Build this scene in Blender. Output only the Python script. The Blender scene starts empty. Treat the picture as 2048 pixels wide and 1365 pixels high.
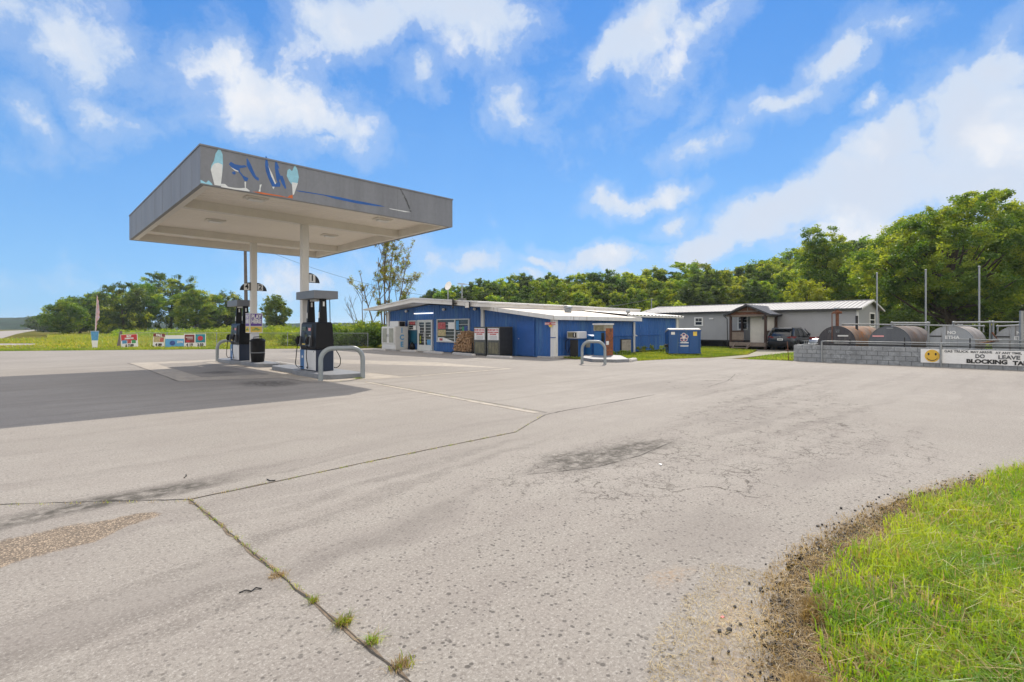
import bpy, math, random
import numpy as np
from mathutils import Vector, Matrix
random.seed(7)
SC = bpy.context.scene
HAZE = .00022
COL = SC.collection
R = math.radians

# ---------------------------------------------------------------- camera
# The lot is laid out in metres: x runs along the side wall of the shop, y along its front,
# z up.  The photographer stands at the origin with the camera 1.6 m above the ground.
EYE, FOC, HZ = 1.6, 1022.0, 657.0
TH = math.atan2(1022, 1057)
CT, ST = math.cos(TH), math.sin(TH)
cam = bpy.data.cameras.new('camera')
cam.lens = 36 * FOC / 2048; cam.sensor_width = 36
cam.shift_y = -25.5 / 2048
cam.clip_end = 6000; cam.clip_start = 0.05
co = bpy.data.objects.new('camera', cam); COL.objects.link(co)
co.location = (0, 0, EYE); co.rotation_euler = (R(90), 0, -TH)
SC.camera = co

# ---------------------------------------------------------------- light
SUN = Vector((.92, .566, 1.0)).normalized()
EL = math.asin(SUN.z); AZ = math.atan2(SUN.x, SUN.y)
sl = bpy.data.lights.new('sun', 'SUN'); sl.energy = 3.7; sl.angle = R(.53); sl.color = (1, .91, .79)
so = bpy.data.objects.new('sun', sl); COL.objects.link(so)
so.rotation_euler = SUN.to_track_quat('Z', 'Y').to_euler()
vs = SC.view_settings
vs.view_transform = 'Standard'; vs.look = 'None'; vs.gamma = 1; vs.exposure = .42
vs.use_curve_mapping = False
SC.cycles.max_bounces = 8; SC.cycles.diffuse_bounces = 4; SC.cycles.transparent_max_bounces = 16
SC.cycles.caustics_reflective = False; SC.cycles.caustics_refractive = False

W = bpy.data.worlds.new('World'); SC.world = W; W.use_nodes = True
wt = W.node_tree; wt.nodes.clear()
class NT:
    def __init__(s, t): s.t = t
    def n(s, typ, ins=(), **kw):
        nd = s.t.nodes.new(typ)
        for k, v in kw.items(): setattr(nd, k, v)
        it = ins.items() if isinstance(ins, dict) else enumerate(ins)
        for k, v in it:
            if v is None: continue
            if isinstance(v, bpy.types.NodeSocket): s.t.links.new(v, nd.inputs[k])
            else: nd.inputs[k].default_value = v
        return nd
    def m(s, op, a, b=None, c=None, clamp=False):
        return s.n('ShaderNodeMath', (a, b, c), operation=op, use_clamp=clamp).outputs[0]
    def mix(s, f, a, b, mode='MIX'):
        nd = s.n('ShaderNodeMix', data_type='RGBA', blend_type=mode)
        for k, v in ((0, f), (6, a), (7, b)):
            if isinstance(v, bpy.types.NodeSocket): s.t.links.new(v, nd.inputs[k])
            else: nd.inputs[k].default_value = v if k == 0 else (tuple(v) + (1,))[:4]
        return nd.outputs[2]
    def ramp(s, f, lo, hi):
        return s.n('ShaderNodeMapRange', (f, lo, hi, 0.0, 1.0), interpolation_type='SMOOTHSTEP').outputs[0]
    def noise(s, vec, scale, detail=4, rough=.55, out=0):
        return s.n('ShaderNodeTexNoise', {'Vector': vec, 'Scale': scale, 'Detail': detail, 'Roughness': rough}).outputs[out]

def build_sky():
    q = NT(wt)
    d = q.n('ShaderNodeTexCoord').outputs['Generated']
    sky = q.n('ShaderNodeTexSky', sky_type='NISHITA', sun_disc=False, sun_elevation=EL, sun_rotation=AZ,
              altitude=100, air_density=1.3, dust_density=.25, ozone_density=3.0).outputs[0]
    rot = q.n('ShaderNodeVectorRotate', {'Vector': d, 'Angle': TH}, rotation_type='Z_AXIS').outputs[0]
    wn = q.noise(rot, 3.6, 7, .62, 1)
    off = q.n('ShaderNodeVectorMath', (wn, (.5, .5, .5)), operation='SUBTRACT').outputs[0]
    rw = q.n('ShaderNodeVectorMath', {0: off, 1: (.20, .20, .17), 2: rot}, operation='MULTIPLY_ADD').outputs[0]
    sp = q.n('ShaderNodeSeparateXYZ', (rw,)).outputs
    az = q.m('ARCTAN2', sp[0], sp[1])
    hyp = q.m('SQRT', q.m('ADD', q.m('MULTIPLY', sp[0], sp[0]), q.m('MULTIPLY', sp[1], sp[1])))
    el = q.m('ARCTAN2', sp[2], hyp)
    P = q.n('ShaderNodeCombineXYZ', (az, el, 0.0)).outputs[0]
    # cloud banks: heading, height, half width, half height, tilt (as the photograph's sky has them), weight
    banks = [(110, 50, 250, 110, -14, .95), (40, 190, 160, 50, -20, .60), (235, 205, 95, 48, -28, .95), (430, 120, 85, 85, 10, .85),
             (500, 190, 130, 85, -20, .9), (620, 235, 120, 45, -25, .75), (640, 290, 40, 18, 0, .6), (760, 40, 190, 80, 12, 1.1),
             (930, 45, 170, 90, 0, 1.0), (840, 160, 48, 45, 0, .8), (1060, 195, 52, 62, 30, .7), (1190, 130, 85, 42, 42, 1.1),
             (1270, 50, 120, 70, 40, 1.2), (1290, 150, 80, 90, 0, .5), (1400, 20, 110, 50, 0, .6), (1690, 120, 68, 48, 18, .95), (1560, 205, 130, 34, 10, .8),
             (1400, 290, 80, 32, 8, .85), (1365, 230, 32, 60, -20, .55), (1735, 212, 26, 22, 0, .8), (1290, 405, 115, 22, 10, .8), (1220, 410, 40, 25, -30, .7), (1350, 455, 60, 26, 18, .85),
             (1785, 290, 100, 55, 20, 1.5), (1740, 380, 160, 75, 14, 1.6), (1560, 435, 140, 58, 20, 1.6), (1420, 500, 90, 40, 14, 1.5),
             (1960, 230, 120, 130, 0, 1.2), (2030, 110, 80, 100, 0, 1.1), (1950, 380, 180, 110, 0, 1.2), (1820, 470, 300, 60, 0, 1.0), (1820, 40, 110, 40, 0, .6),
             (930, 525, 95, 32, -8, 1.1), (1190, 525, 120, 28, 0, 1.2), (1075, 530, 50, 16, 0, .8), (1040, 560, 300, 22, 0, .6), (640, 570, 110, 45, 0, .6), (30, 560, 120, 20, 0, .35),
             (2400, 250, 300, 160, 0, 1.0), (-300, 200, 260, 120, 0, .8), (700, -260, 400, 160, 0, .9), (1700, -200, 300, 120, 0, .7)]
    val = None
    for px, py, rx, ry, tilt, wgt in banks:
        t = (px - 1024) / FOC; a0 = math.atan(t); e0 = math.atan((HZ - py) / FOC * math.cos(a0))
        ca = math.cos(a0)
        mp = q.n('ShaderNodeMapping', {'Vector': P, 'Location': (a0, e0, 0), 'Rotation': (0, 0, R(tilt)),
                                       'Scale': (1.5 * rx / FOC * ca * ca, 1.5 * ry / FOC * ca * math.cos(e0) ** 2, 1)}, vector_type='TEXTURE')
        ln = q.n('ShaderNodeVectorMath', (mp.outputs[0],), operation='LENGTH').outputs['Value']
        b = q.m('MULTIPLY_ADD', ln, -wgt, wgt)
        val = b if val is None else q.m('MAXIMUM', val, b)
    n1 = q.noise(rw, 7.0, 8, .66)
    n2 = q.noise(rot, 2.4, 3, .5)
    pv = q.n('ShaderNodeTexVoronoi', {'Vector': rw, 'Scale': 7.0, 'Detail': 3.0, 'Roughness': .5}, feature='F1').outputs['Distance']
    puff = q.m('SUBTRACT', .66, pv)
    dens = q.m('ADD', q.m('MAXIMUM', val, -.2), q.m('MULTIPLY', q.m('SUBTRACT', n1, .5), 1.7))
    dens = q.m('ADD', dens, q.m('MULTIPLY', q.m('SUBTRACT', n2, .55), .25))
    dens = q.m('MULTIPLY_ADD', puff, .50, dens)
    # unseen bright clouds added behind the camera and overhead to lift the shade
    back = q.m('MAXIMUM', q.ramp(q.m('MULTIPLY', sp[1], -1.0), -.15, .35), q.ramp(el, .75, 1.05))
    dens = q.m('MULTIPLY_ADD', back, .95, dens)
    al = q.m('MAXIMUM', q.ramp(dens, .0, .56), q.m('MULTIPLY', q.ramp(dens, -.30, .20), .30))
    # blue of the clear sky
    grad = q.ramp(el, 0.0, .62)
    grad = q.m('POWER', q.m('MULTIPLY', q.m('MAXIMUM', el, 0.0), 1.45, clamp=True), .75)
    deep = q.mix(grad, (2.9, 5.4, 8.2), (.20, 1.8, 5.8))
    blue = q.mix(.80, q.mix(1.0, sky, (.5, .85, 1.35), 'MULTIPLY'), deep)
    n3 = q.ramp(q.m('ADD', q.m('MULTIPLY', q.noise(rw, 4.0, 6, .6), .6), q.m('MULTIPLY', pv, .5)), .46, .80)
    core = q.ramp(dens, .35, 1.1)
    white = q.mix(n3, (7.9, 7.8, 7.8), (5.7, 6.3, 7.3))
    white = q.mix(core, q.mix(.30, white, (5.2, 6.5, 8.2)), white)
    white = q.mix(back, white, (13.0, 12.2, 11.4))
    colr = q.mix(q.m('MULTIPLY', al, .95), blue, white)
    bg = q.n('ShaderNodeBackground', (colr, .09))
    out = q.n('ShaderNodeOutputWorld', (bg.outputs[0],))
build_sky()

# ---------------------------------------------------------------- places
def lot(X, Y): return (X * CT + Y * ST, -X * ST + Y * CT)
def G(px, py, z=0.0):                 # ground point seen at a place of the survey photo
    Y = (EYE - z) * FOC / (py - HZ); return lot((px - 1024) / FOC * Y, Y)
def D(px, Y):                         # point at a heading and a distance
    return lot((px - 1024) / FOC * Y, Y)
def FU(px, py, u):                    # on a wall x = u  -> (y, z)
    r = (px - 1024) / FOC; Y = u / (CT * r + ST); return (Y * (CT - ST * r), EYE + (HZ - py) / FOC * Y)
def FV(px, py, v):                    # on a wall y = v  -> (x, z)
    r = (px - 1024) / FOC; Y = v / (CT - ST * r); return (Y * (CT * r + ST), EYE + (HZ - py) / FOC * Y)

# ---------------------------------------------------------------- materials
MAT = {}
def pm(name, col, rough=.6, metal=0.0, var=.12, scale=2.0, bump=0.0, bscale=60, col2=None, streak=False, amt=.5, spec=.5, coat=0):
    m = bpy.data.materials.new(name); m.use_nodes = True; t = m.node_tree; t.nodes.clear(); q = NT(t)
    tc = q.n('ShaderNodeTexCoord').outputs['Object']
    v = tc
    if streak: v = q.n('ShaderNodeMapping', {'Vector': tc, 'Scale': (1, 1, .12)}).outputs[0]
    n = q.noise(v, scale, 6, .65)
    n2 = q.noise(tc, scale * 9, 3, .6)
    f = q.m('ADD', q.m('MULTIPLY', n, .7), q.m('MULTIPLY', n2, .3))
    k = q.ramp(f, .3, .7)
    lo = tuple(c * (1 - var) for c in col); hi = tuple(min(1, c * (1 + var)) for c in col)
    c = q.mix(k, lo, hi)
    if col2:
        k2 = q.ramp(q.noise(v, scale * 2.3, 7, .7), .62 - amt * .35, .72 - amt * .3)
        c = q.mix(k2, c, col2)
    ins = {'Base Color': c, 'Roughness': q.m('ADD', q.m('MULTIPLY', n2, .2), rough - .1, clamp=True), 'Metallic': metal}
    b = q.n('ShaderNodeBsdfPrincipled', ins)
    b.inputs['Specular IOR Level'].default_value = spec
    if coat: b.inputs['Coat Weight'].default_value = coat
    if bump:
        bn = q.n('ShaderNodeBump', {'Strength': bump, 'Distance': .01, 'Height': q.noise(tc, bscale, 4)})
        t.links.new(bn.outputs[0], b.inputs['Normal'])
    q.n('ShaderNodeOutputMaterial', (b.outputs[0],))
    MAT[name] = m; return m
def leafmat(name, dark, light, scale=.8, trans=.45):
    m = bpy.data.materials.new(name); m.use_nodes = True; t = m.node_tree; t.nodes.clear(); q = NT(t)
    tc = q.n('ShaderNodeTexCoord').outputs['Object']
    k = q.ramp(q.m('ADD', q.m('MULTIPLY', q.noise(tc, scale, 3), .6), q.m('MULTIPLY', q.noise(tc, scale * 12, 2), .4)), .38, .62)
    oi = q.n('ShaderNodeObjectInfo').outputs['Random']
    c = q.mix(k, dark, light)
    c = q.n('ShaderNodeHueSaturation', {'Hue': q.m('MULTIPLY_ADD', oi, .03, .485), 'Value': q.m('MULTIPLY_ADD', oi, .35, .83), 'Color': c}).outputs[0]
    d = q.n('ShaderNodeBsdfDiffuse', (c,)); tr = q.n('ShaderNodeBsdfTranslucent', (q.mix(1.0, c, (1.5, 1.35, .5), 'MULTIPLY'),))
    g = q.n('ShaderNodeBsdfGlossy', {'Roughness': .45, 'Color': (.8, .85, .8, 1)})
    s = q.n('ShaderNodeMixShader', (trans, d.outputs[0], tr.outputs[0])).outputs[0]
    s = q.n('ShaderNodeMixShader', (.045, s, g.outputs[0])).outputs[0]
    q.n('ShaderNodeOutputMaterial', (s,)); MAT[name] = m; return m
def glassmat(name, col=(.02, .025, .03), rough=.05):
    return pm(name, col, rough + .1, 0, .05, 1, spec=.8)
def glow(name, col, strength):
    m = bpy.data.materials.new(name); m.use_nodes = True
    b = m.node_tree.nodes['Principled BSDF']; b.inputs['Base Color'].default_value = (*col, 1)
    b.inputs['Emission Color'].default_value = (*col, 1); b.inputs['Emission Strength'].default_value = strength
    MAT[name] = m; return m

# ---------------------------------------------------------------- mesh helpers
class B:
    def __init__(s): s.v = []; s.f = []; s.mi = []; s.cur = 0
    def add(s, vs, fs):
        o = len(s.v); s.v += [tuple(p) for p in vs]; s.f += [tuple(i + o for i in f) for f in fs]; s.mi += [s.cur] * len(fs); return s
    def box(s, x0, x1, y0, y1, z0, z1):
        return s.add([(x0, y0, z0), (x1, y0, z0), (x1, y1, z0), (x0, y1, z0), (x0, y0, z1), (x1, y0, z1), (x1, y1, z1), (x0, y1, z1)],
                     [(0, 3, 2, 1), (4, 5, 6, 7), (0, 1, 5, 4), (1, 2, 6, 5), (2, 3, 7, 6), (3, 0, 4, 7)])
    def obox(s, c, sz, rz=0, rx=0, ry=0):
        M = Matrix.Translation(c) @ Matrix.Rotation(rz, 4, 'Z') @ Matrix.Rotation(ry, 4, 'Y') @ Matrix.Rotation(rx, 4, 'X')
        o = len(s.v); a, b, h = sz[0] / 2, sz[1] / 2, sz[2] / 2
        s.box(-a, a, -b, b, -h, h)
        for i in range(o, o + 8): s.v[i] = tuple(M @ Vector(s.v[i]))
        return s
    def tube(s, path, r, n=8, caps=True):
        path = [Vector(p) for p in path]; k = len(path); rings = []
        rr = r if isinstance(r, (list, tuple)) else [r] * k
        up = None; o = len(s.v)
        for i, p in enumerate(path):
            d = (path[min(i + 1, k - 1)] - path[max(i - 1, 0)]).normalized()
            if up is None:
                up = Vector((0, 0, 1)) if abs(d.z) < .9 else Vector((1, 0, 0))
            a = d.cross(up).normalized(); b = a.cross(d).normalized(); up = b
            for j in range(n):
                t = 2 * math.pi * j / n; s.v.append(tuple(p + (a * math.cos(t) + b * math.sin(t)) * rr[i]))
        for i in range(k - 1):
            for j in range(n):
                j2 = (j + 1) % n
                s.f.append((o + i * n + j, o + i * n + j2, o + (i + 1) * n + j2, o + (i + 1) * n + j)); s.mi.append(s.cur)
        if caps:
            s.f.append(tuple(o + j for j in range(n))[::-1]); s.mi.append(s.cur)
            s.f.append(tuple(o + (k - 1) * n + j for j in range(n))); s.mi.append(s.cur)
        return s
    def cyl(s, p0, p1, r, r1=None, n=16):
        return s.tube([p0, p1], [r, r if r1 is None else r1], n)
    def prism(s, poly, z0, z1, ax='z'):
        # polygon in the plane normal to ax (x: (y,z), y: (x,z), z: (x,y)), from z0 to z1 along ax
        def P(a, b, c): return {'z': (a, b, c), 'x': (c, a, b), 'y': (a, c, b)}[ax]
        n = len(poly)
        vs_ = [P(a, b, z0) for a, b in poly] + [P(a, b, z1) for a, b in poly]
        fs = [tuple(range(n))[::-1], tuple(range(n, 2 * n))] + [(i, (i + 1) % n, (i + 1) % n + n, i + n) for i in range(n)]
        return s.add(vs_, fs)
    def loft(s, rings, caps=True):
        n = len(rings[0]); o = len(s.v)
        for r_ in rings: s.v += [tuple(p) for p in r_]
        for i in range(len(rings) - 1):
            for j in range(n):
                j2 = (j + 1) % n; s.f.append((o + i * n + j, o + i * n + j2, o + (i + 1) * n + j2, o + (i + 1) * n + j)); s.mi.append(s.cur)
        if caps:
            s.f.append(tuple(o + j for j in range(n))[::-1]); s.f.append(tuple(o + (len(rings) - 1) * n + j for j in range(n))); s.mi += [s.cur] * 2
        return s
    def sphere(s, c, r, n=12, sz=1.0):
        rings = []
        for i in range(1, n):
            t = math.pi * i / n
            rings.append([(c[0] + r * math.sin(t) * math.cos(2 * math.pi * j / n), c[1] + r * math.sin(t) * math.sin(2 * math.pi * j / n), c[2] + sz * r * math.cos(t)) for j in range(n)])
        return s.loft(rings)
def origin_of(p):
    o = Vector((0, 0, 0))
    while p: o += p.location; p = p.parent
    return o
def link_mesh(name, me, mats, parent, smooth=False, bevel=0):
    o = bpy.data.objects.new(name, me); COL.objects.link(o)
    for m in (mats if isinstance(mats, (list, tuple)) else [mats]): me.materials.append(MAT[m] if isinstance(m, str) else m)
    if parent: o.parent = parent
    if smooth:
        me.polygons.foreach_set('use_smooth', [True] * len(me.polygons))
        try: me.set_sharp_from_angle(angle=R(40))
        except Exception: pass
    if bevel:
        b = o.modifiers.new('bevel', 'BEVEL'); b.width = bevel; b.segments = 2; b.limit_method = 'ANGLE'
    return o
def part(name, b, mats, parent=None, smooth=False, bevel=0, local=False):
    """one mesh object; points are given in lot coordinates unless local"""
    o3 = Vector((0, 0, 0)) if local or parent is None else origin_of(parent)
    me = bpy.data.meshes.new(name)
    me.from_pydata([(x - o3.x, y - o3.y, z - o3.z) for x, y, z in b.v], [], b.f)
    me.polygons.foreach_set('material_index', b.mi)
    import bmesh
    bm = bmesh.new(); bm.from_mesh(me); bmesh.ops.recalc_face_normals(bm, faces=bm.faces); bm.to_mesh(me); bm.free()
    return link_mesh(name, me, mats, parent, smooth, bevel)
def thing(name, label, cat, loc=(0, 0, 0), rz=0, group=None):
    o = bpy.data.objects.new(name, None); COL.objects.link(o); o.empty_display_size = .2
    o.location = loc; o.rotation_euler = (0, 0, rz); o['label'] = label; o['category'] = cat
    if group: o['group'] = group
    return o
def tag(o, label, cat, group=None):
    o['label'] = label; o['category'] = cat
    if group: o['group'] = group
    return o
def single(name, b, mats, label, cat, loc, group=None, **kw):
    """a thing that is one mesh, its origin at loc; points in lot coordinates"""
    b.v = [(x - loc[0], y - loc[1], z - loc[2]) for x, y, z in b.v]
    o = part(name, b, mats, None, local=True, **kw); o.location = loc
    return tag(o, label, cat, group)
def struct(name, b, mats, kind='structure', **kw):
    o = part(name, b, mats, None, **kw); o['kind'] = kind; return o
def copy_tree(o, parent=None, loc=None, rz=None, label=None):
    c = o.copy(); COL.objects.link(c)
    if parent: c.parent = parent
    if loc is not None: c.location = loc
    if rz is not None: c.rotation_euler = (0, 0, rz)
    if label: c['label'] = label
    for ch in list(o.children): copy_tree(ch, c)
    return c
def text(s, size, ext=.004, name='lettering', align='CENTER', bold=0.0, sx=1.0):
    cu = bpy.data.curves.new('t', 'FONT'); cu.body = s; cu.size = size; cu.extrude = ext; cu.align_x = align; cu.align_y = 'CENTER'
    cu.offset = bold; cu.resolution_u = 3; cu.space_line = .85
    o = bpy.data.objects.new('t', cu); COL.objects.link(o)
    me = bpy.data.meshes.new_from_object(o.evaluated_get(bpy.context.evaluated_depsgraph_get()))
    bpy.data.objects.remove(o); bpy.data.curves.remove(cu)
    me.name = name
    if sx != 1: me.transform(Matrix.Diagonal((sx, 1, 1, 1)))
    return me
def write(s, size, at, facing, mat, parent, **kw):
    """lettering standing upright at a lot point, read from the side 'facing' (direction of the normal, degrees from +x)"""
    me = text(s, size, **kw)
    me.transform(Matrix.Translation(Vector(at) - origin_of(parent)) @ Matrix.Rotation(R(facing + 90), 4, 'Z') @ Matrix.Rotation(R(90), 4, 'X'))
    return link_mesh('lettering', me, mat, parent)
def npmesh(name, V, F, mats, parent=None, smooth=False):
    me = bpy.data.meshes.new(name); n = len(V); k = F.shape[1]
    me.vertices.add(n); me.vertices.foreach_set('co', V.astype(np.float32).ravel())
    me.loops.add(F.size); me.loops.foreach_set('vertex_index', F.astype(np.int32).ravel())
    me.polygons.add(len(F)); me.polygons.foreach_set('loop_start', np.arange(0, F.size, k, dtype=np.int32))
    me.update(calc_edges=True)
    return link_mesh(name, me, mats, parent, smooth)
# ---------------------------------------------------------------- material list
pm('canopy_grey', (.205, .213, .228), .55, .1, .14, 1.2, bump=.15, bscale=25, streak=True, col2=(.18, .187, .198), amt=.2)
pm('canopy_white', (.70, .67, .61), .55, 0, .06, 1.5, streak=True)
pm('deck_white', (.80, .75, .67), .5, 0, .04, .5)
pm('column_white', (.66, .64, .59), .5, 0, .06, 2, streak=True)
pm('peel_white', (.72, .74, .72), .7, 0, .08, 6)
pm('peel_aqua', (.30, .60, .72), .6, 0, .15, 2)
pm('peel_blue', (.012, .10, .36), .5, 0, .2, 5)
pm('peel_orange', (.60, .14, .03), .6, 0, .15, 6)
pm('black_plastic', (.005, .005, .006), .45, 0, .2, 6, spec=.25)
pm('dark_panel', (.018, .020, .025), .35, 0, .2, 6, spec=.3)
pm('pump_grey', (.16, .17, .185), .45, 0, .08, 4)
pm('pump_blue', (.03, .13, .33), .4, 0, .08, 4)
pm('pump_white', (.62, .63, .64), .4, 0, .06, 4)
pm('pump_navy', (.02, .030, .055), .4, 0, .1, 4, spec=.3)
pm('screen', (.03, .05, .04), .15, 0, .1, 6)
pm('label_white', (.75, .75, .73), .5, 0, .05, 8)
pm('label_yellow', (.72, .52, .08), .5, 0, .08, 8)
pm('label_red', (.50, .03, .04), .5, 0, .08, 8)
pm('label_pink', (.78, .35, .35), .5, 0, .08, 8)
pm('ink_black', (.015, .015, .015), .6, 0, .2, 10)
pm('ink_faded', (.07, .075, .08), .7, 0, .4, 14, col2=(.3, .31, .32), amt=.3)
pm('bollard_grey', (.24, .27, .28), .45, .05, .1, 5, bump=.1)
pm('island_grey', (.19, .20, .215), .6, 0, .15, 4, bump=.2)
pm('concrete', (.36, .32, .265), .85, 0, .15, 1.6, bump=.3, bscale=90, col2=(.25, .23, .20), amt=.3)
pm('concrete_white', (.40, .385, .36), .8, 0, .12, 3, bump=.2)
pm('steel', (.45, .46, .47), .35, .9, .1, 5)
pm('galvanised', (.30, .32, .33), .5, .4, .12, 4)
pm('shop_blue', (.022, .105, .33), .5, 0, .20, .9, streak=True, col2=(.05, .15, .34), amt=.3)
pm('shop_blue_trim', (.018, .085, .30), .5, 0, .12, 2)
pm('teal_board', (.012, .10, .17), .5, 0, .12, 2)
pm('white_trim', (.66, .66, .64), .5, 0, .08, 1.5, streak=True, col2=(.42, .40, .36), amt=.2)
pm('roof_white', (.66, .64, .60), .6, 0, .08, .7, col2=(.50, .42, .33), amt=.12)
pm('roof_under', (.58, .56, .51), .6, 0, .08, 2)
pm('door_white', (.60, .62, .60), .45, 0, .05, 4)
glassmat('window_glass'); glassmat('car_glass', (.012, .016, .02), .0)
pm('shop_inside', (.035, .032, .028), .8, 0, .5, 5)
pm('bar_white', (.55, .55, .52), .5, 0, .08, 6)
pm('poster_red', (.42, .04, .05), .5, 0, .5, 9, col2=(.55, .45, .35), amt=.3)
pm('poster_brown', (.50, .34, .20), .5, 0, .5, 9, col2=(.25, .40, .10), amt=.4)
pm('poster_blue', (.08, .28, .50), .5, 0, .3, 9)
pm('poster_navy', (.03, .07, .26), .5, 0, .5, 9)
pm('poster_lime', (.55, .62, .03), .5, 0, .2, 9)
pm('poster_teal', (.02, .22, .28), .5, 0, .4, 6)
pm('poster_purple', (.11, .05, .30), .5, 0, .1, 9)
pm('poster_green', (.05, .28, .10), .5, 0, .2, 9)
pm('poster_maroon', (.18, .03, .03), .5, 0, .4, 9)
pm('ice_white', (.62, .62, .60), .4, 0, .06, 3)
pm('ice_glass', (.30, .30, .25), .25, 0, .15, 3)
pm('ice_blue', (.10, .35, .62), .4, 0, .05, 3)
pm('cage_metal', (.10, .105, .10), .5, .5, .2, 5, col2=(.22, .20, .15), amt=.35)
pm('cage_side', (.035, .037, .04), .5, .4, .25, 5)
pm('cage_amber', (.22, .20, .12), .5, .2, .3, 3)
pm('wood_log', (.27, .155, .08), .85, 0, .5, 9, bump=.5, bscale=40, col2=(.45, .30, .17), amt=.5)
pm('dumpster_blue', (.006, .070, .24), .4, .0, .15, 1.4, col2=(.03, .10, .22), amt=.2, streak=True)
pm('lid_white', (.62, .60, .58), .5, 0, .08, 2)
pm('siding_grey', (.34, .345, .35), .55, 0, .05, 1.2)
pm('metal_roof', (.33, .335, .34), .65, .0, .06, 1.0)
pm('mortar_dark', (.12, .13, .135), .9, 0, .2, 4)
pm('roof_streaked', (.50, .45, .38), .6, 0, .10, .5, col2=(.42, .31, .20), amt=.35)
pm('metal_roof_dark', (.14, .145, .155), .45, .4, .1, 1.5)
pm('trim_dark', (.03, .03, .032), .5, 0, .1, 3)
pm('porch_wood', (.055, .028, .020), .7, 0, .3, 5)
pm('porch_grey', (.20, .16, .13), .8, 0, .2, 4)
pm('porch_panel', (.62, .60, .54), .7, 0, .08, 4)
pm('car_paint', (.018, .026, .036), .30, .3, .05, 3, coat=.6)
pm('car_silver', (.42, .43, .45), .3, .6, .05, 3, coat=.6)
pm('tyre', (.012, .012, .012), .85, 0, .2, 8)
pm('rim', (.30, .31, .32), .35, .8, .1, 5)
pm('tail_red', (.16, .006, .008), .25, 0, .1, 5, coat=.5)
pm('chrome', (.6, .6, .6), .2, 1, .05, 5)
pm('block_wall', (.24, .255, .265), .8, 0, .25, 1.9, bump=.5, bscale=35, col2=(.32, .34, .35), amt=.3)
pm('tank_black', (.055, .053, .06), .5, .2, .3, 2.5, streak=True, col2=(.09, .08, .08), amt=.3)
pm('tank_rust', (.20, .15, .11), .75, .1, .35, 1.6, col2=(.30, .13, .04), amt=.4)
pm('tank_rust_grey', (.15, .13, .115), .75, .1, .3, 1.6, col2=(.20, .12, .07), amt=.3)
pm('tank_charcoal', (.11, .12, .135), .55, .2, .25, 2, streak=True)
pm('tank_grey', (.33, .35, .37), .6, .1, .16, 2, streak=True, col2=(.2, .19, .18), amt=.25)
pm('tank_grey_top', (.30, .28, .26), .7, .1, .2, 2, col2=(.26, .19, .12), amt=.2)
pm('pipe_grey', (.27, .285, .285), .5, .3, .15, 4)
pm('rust', (.15, .06, .03), .85, .1, .4, 5)
pm('rust_bright', (.28, .09, .03), .8, .1, .3, 4, col2=(.10, .05, .04), amt=.4)
pm('old_tin', (.33, .30, .22), .55, .3, .25, 4)
pm('old_blue', (.012, .12, .34), .5, 0, .15, 3)
pm('smile_yellow', (.68, .42, .04), .5, 0, .08, 6)
pm('bark', (.085, .065, .05), .9, 0, .3, 4, bump=.6, bscale=20)
pm('bark_pale', (.14, .12, .10), .9, 0, .25, 6)
pm('pole_wood', (.12, .10, .085), .85, 0, .2, 5)
pm('flag_faded', (.55, .35, .35), .8, 0, .3, 3, col2=(.35, .36, .55), amt=.35)
pm('soil', (.17, .135, .095), .95, 0, .4, 6, bump=.8, bscale=30, spec=.1)
pm('gravel', (.24, .225, .17), .9, 0, .2, 3, bump=.4)
pm('broken_asphalt', (.038, .036, .034), .9, 0, .35, 12, bump=.6, bscale=60)
pm('crack_dark', (.045, .040, .033), .95, 0, .4, 10)
pm('crack_tan', (.17, .13, .09), .95, 0, .4, 10)
pm('road_far', (.30, .28, .26), .9, 0, .08, .3, spec=.1)
pm('field_soil', (.095, .105, .025), .95, 0, .3, .15, col2=(.17, .13, .05), amt=.4, spec=0)
pm('hill_green', (.022, .045, .030), .95, 0, .5, .06, bump=0, spec=0)
leafmat('grass_leaf', (.14, .27, .012), (.38, .46, .035), 2.2, .5)
leafmat('grass_dry', (.30, .215, .10), (.52, .40, .22), 3, .3)
leafmat('lawn_leaf', (.13, .23, .015), (.30, .36, .03), .5, .45)
leafmat('field_leaf', (.20, .24, .025), (.38, .33, .05), .12, .42)
leafmat('weed_leaf', (.12, .22, .015), (.32, .38, .03), .5, .48)
leafmat('shrub_dark', (.05, .11, .015), (.13, .20, .02), .6, .42)
leafmat('leaf_green', (.058, .135, .014), (.16, .26, .028), .35, .52)
leafmat('leaf_dark', (.038, .088, .022), (.09, .155, .03), .35, .47)
leafmat('leaf_yellow', (.17, .27, .02), (.36, .42, .045), .35, .55)
leafmat('leaf_lime', (.18, .29, .012), (.38, .45, .03), .5, .5)
leafmat('leaf_sparse', (.16, .15, .03), (.34, .31, .07), 1.0, .45)

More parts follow.
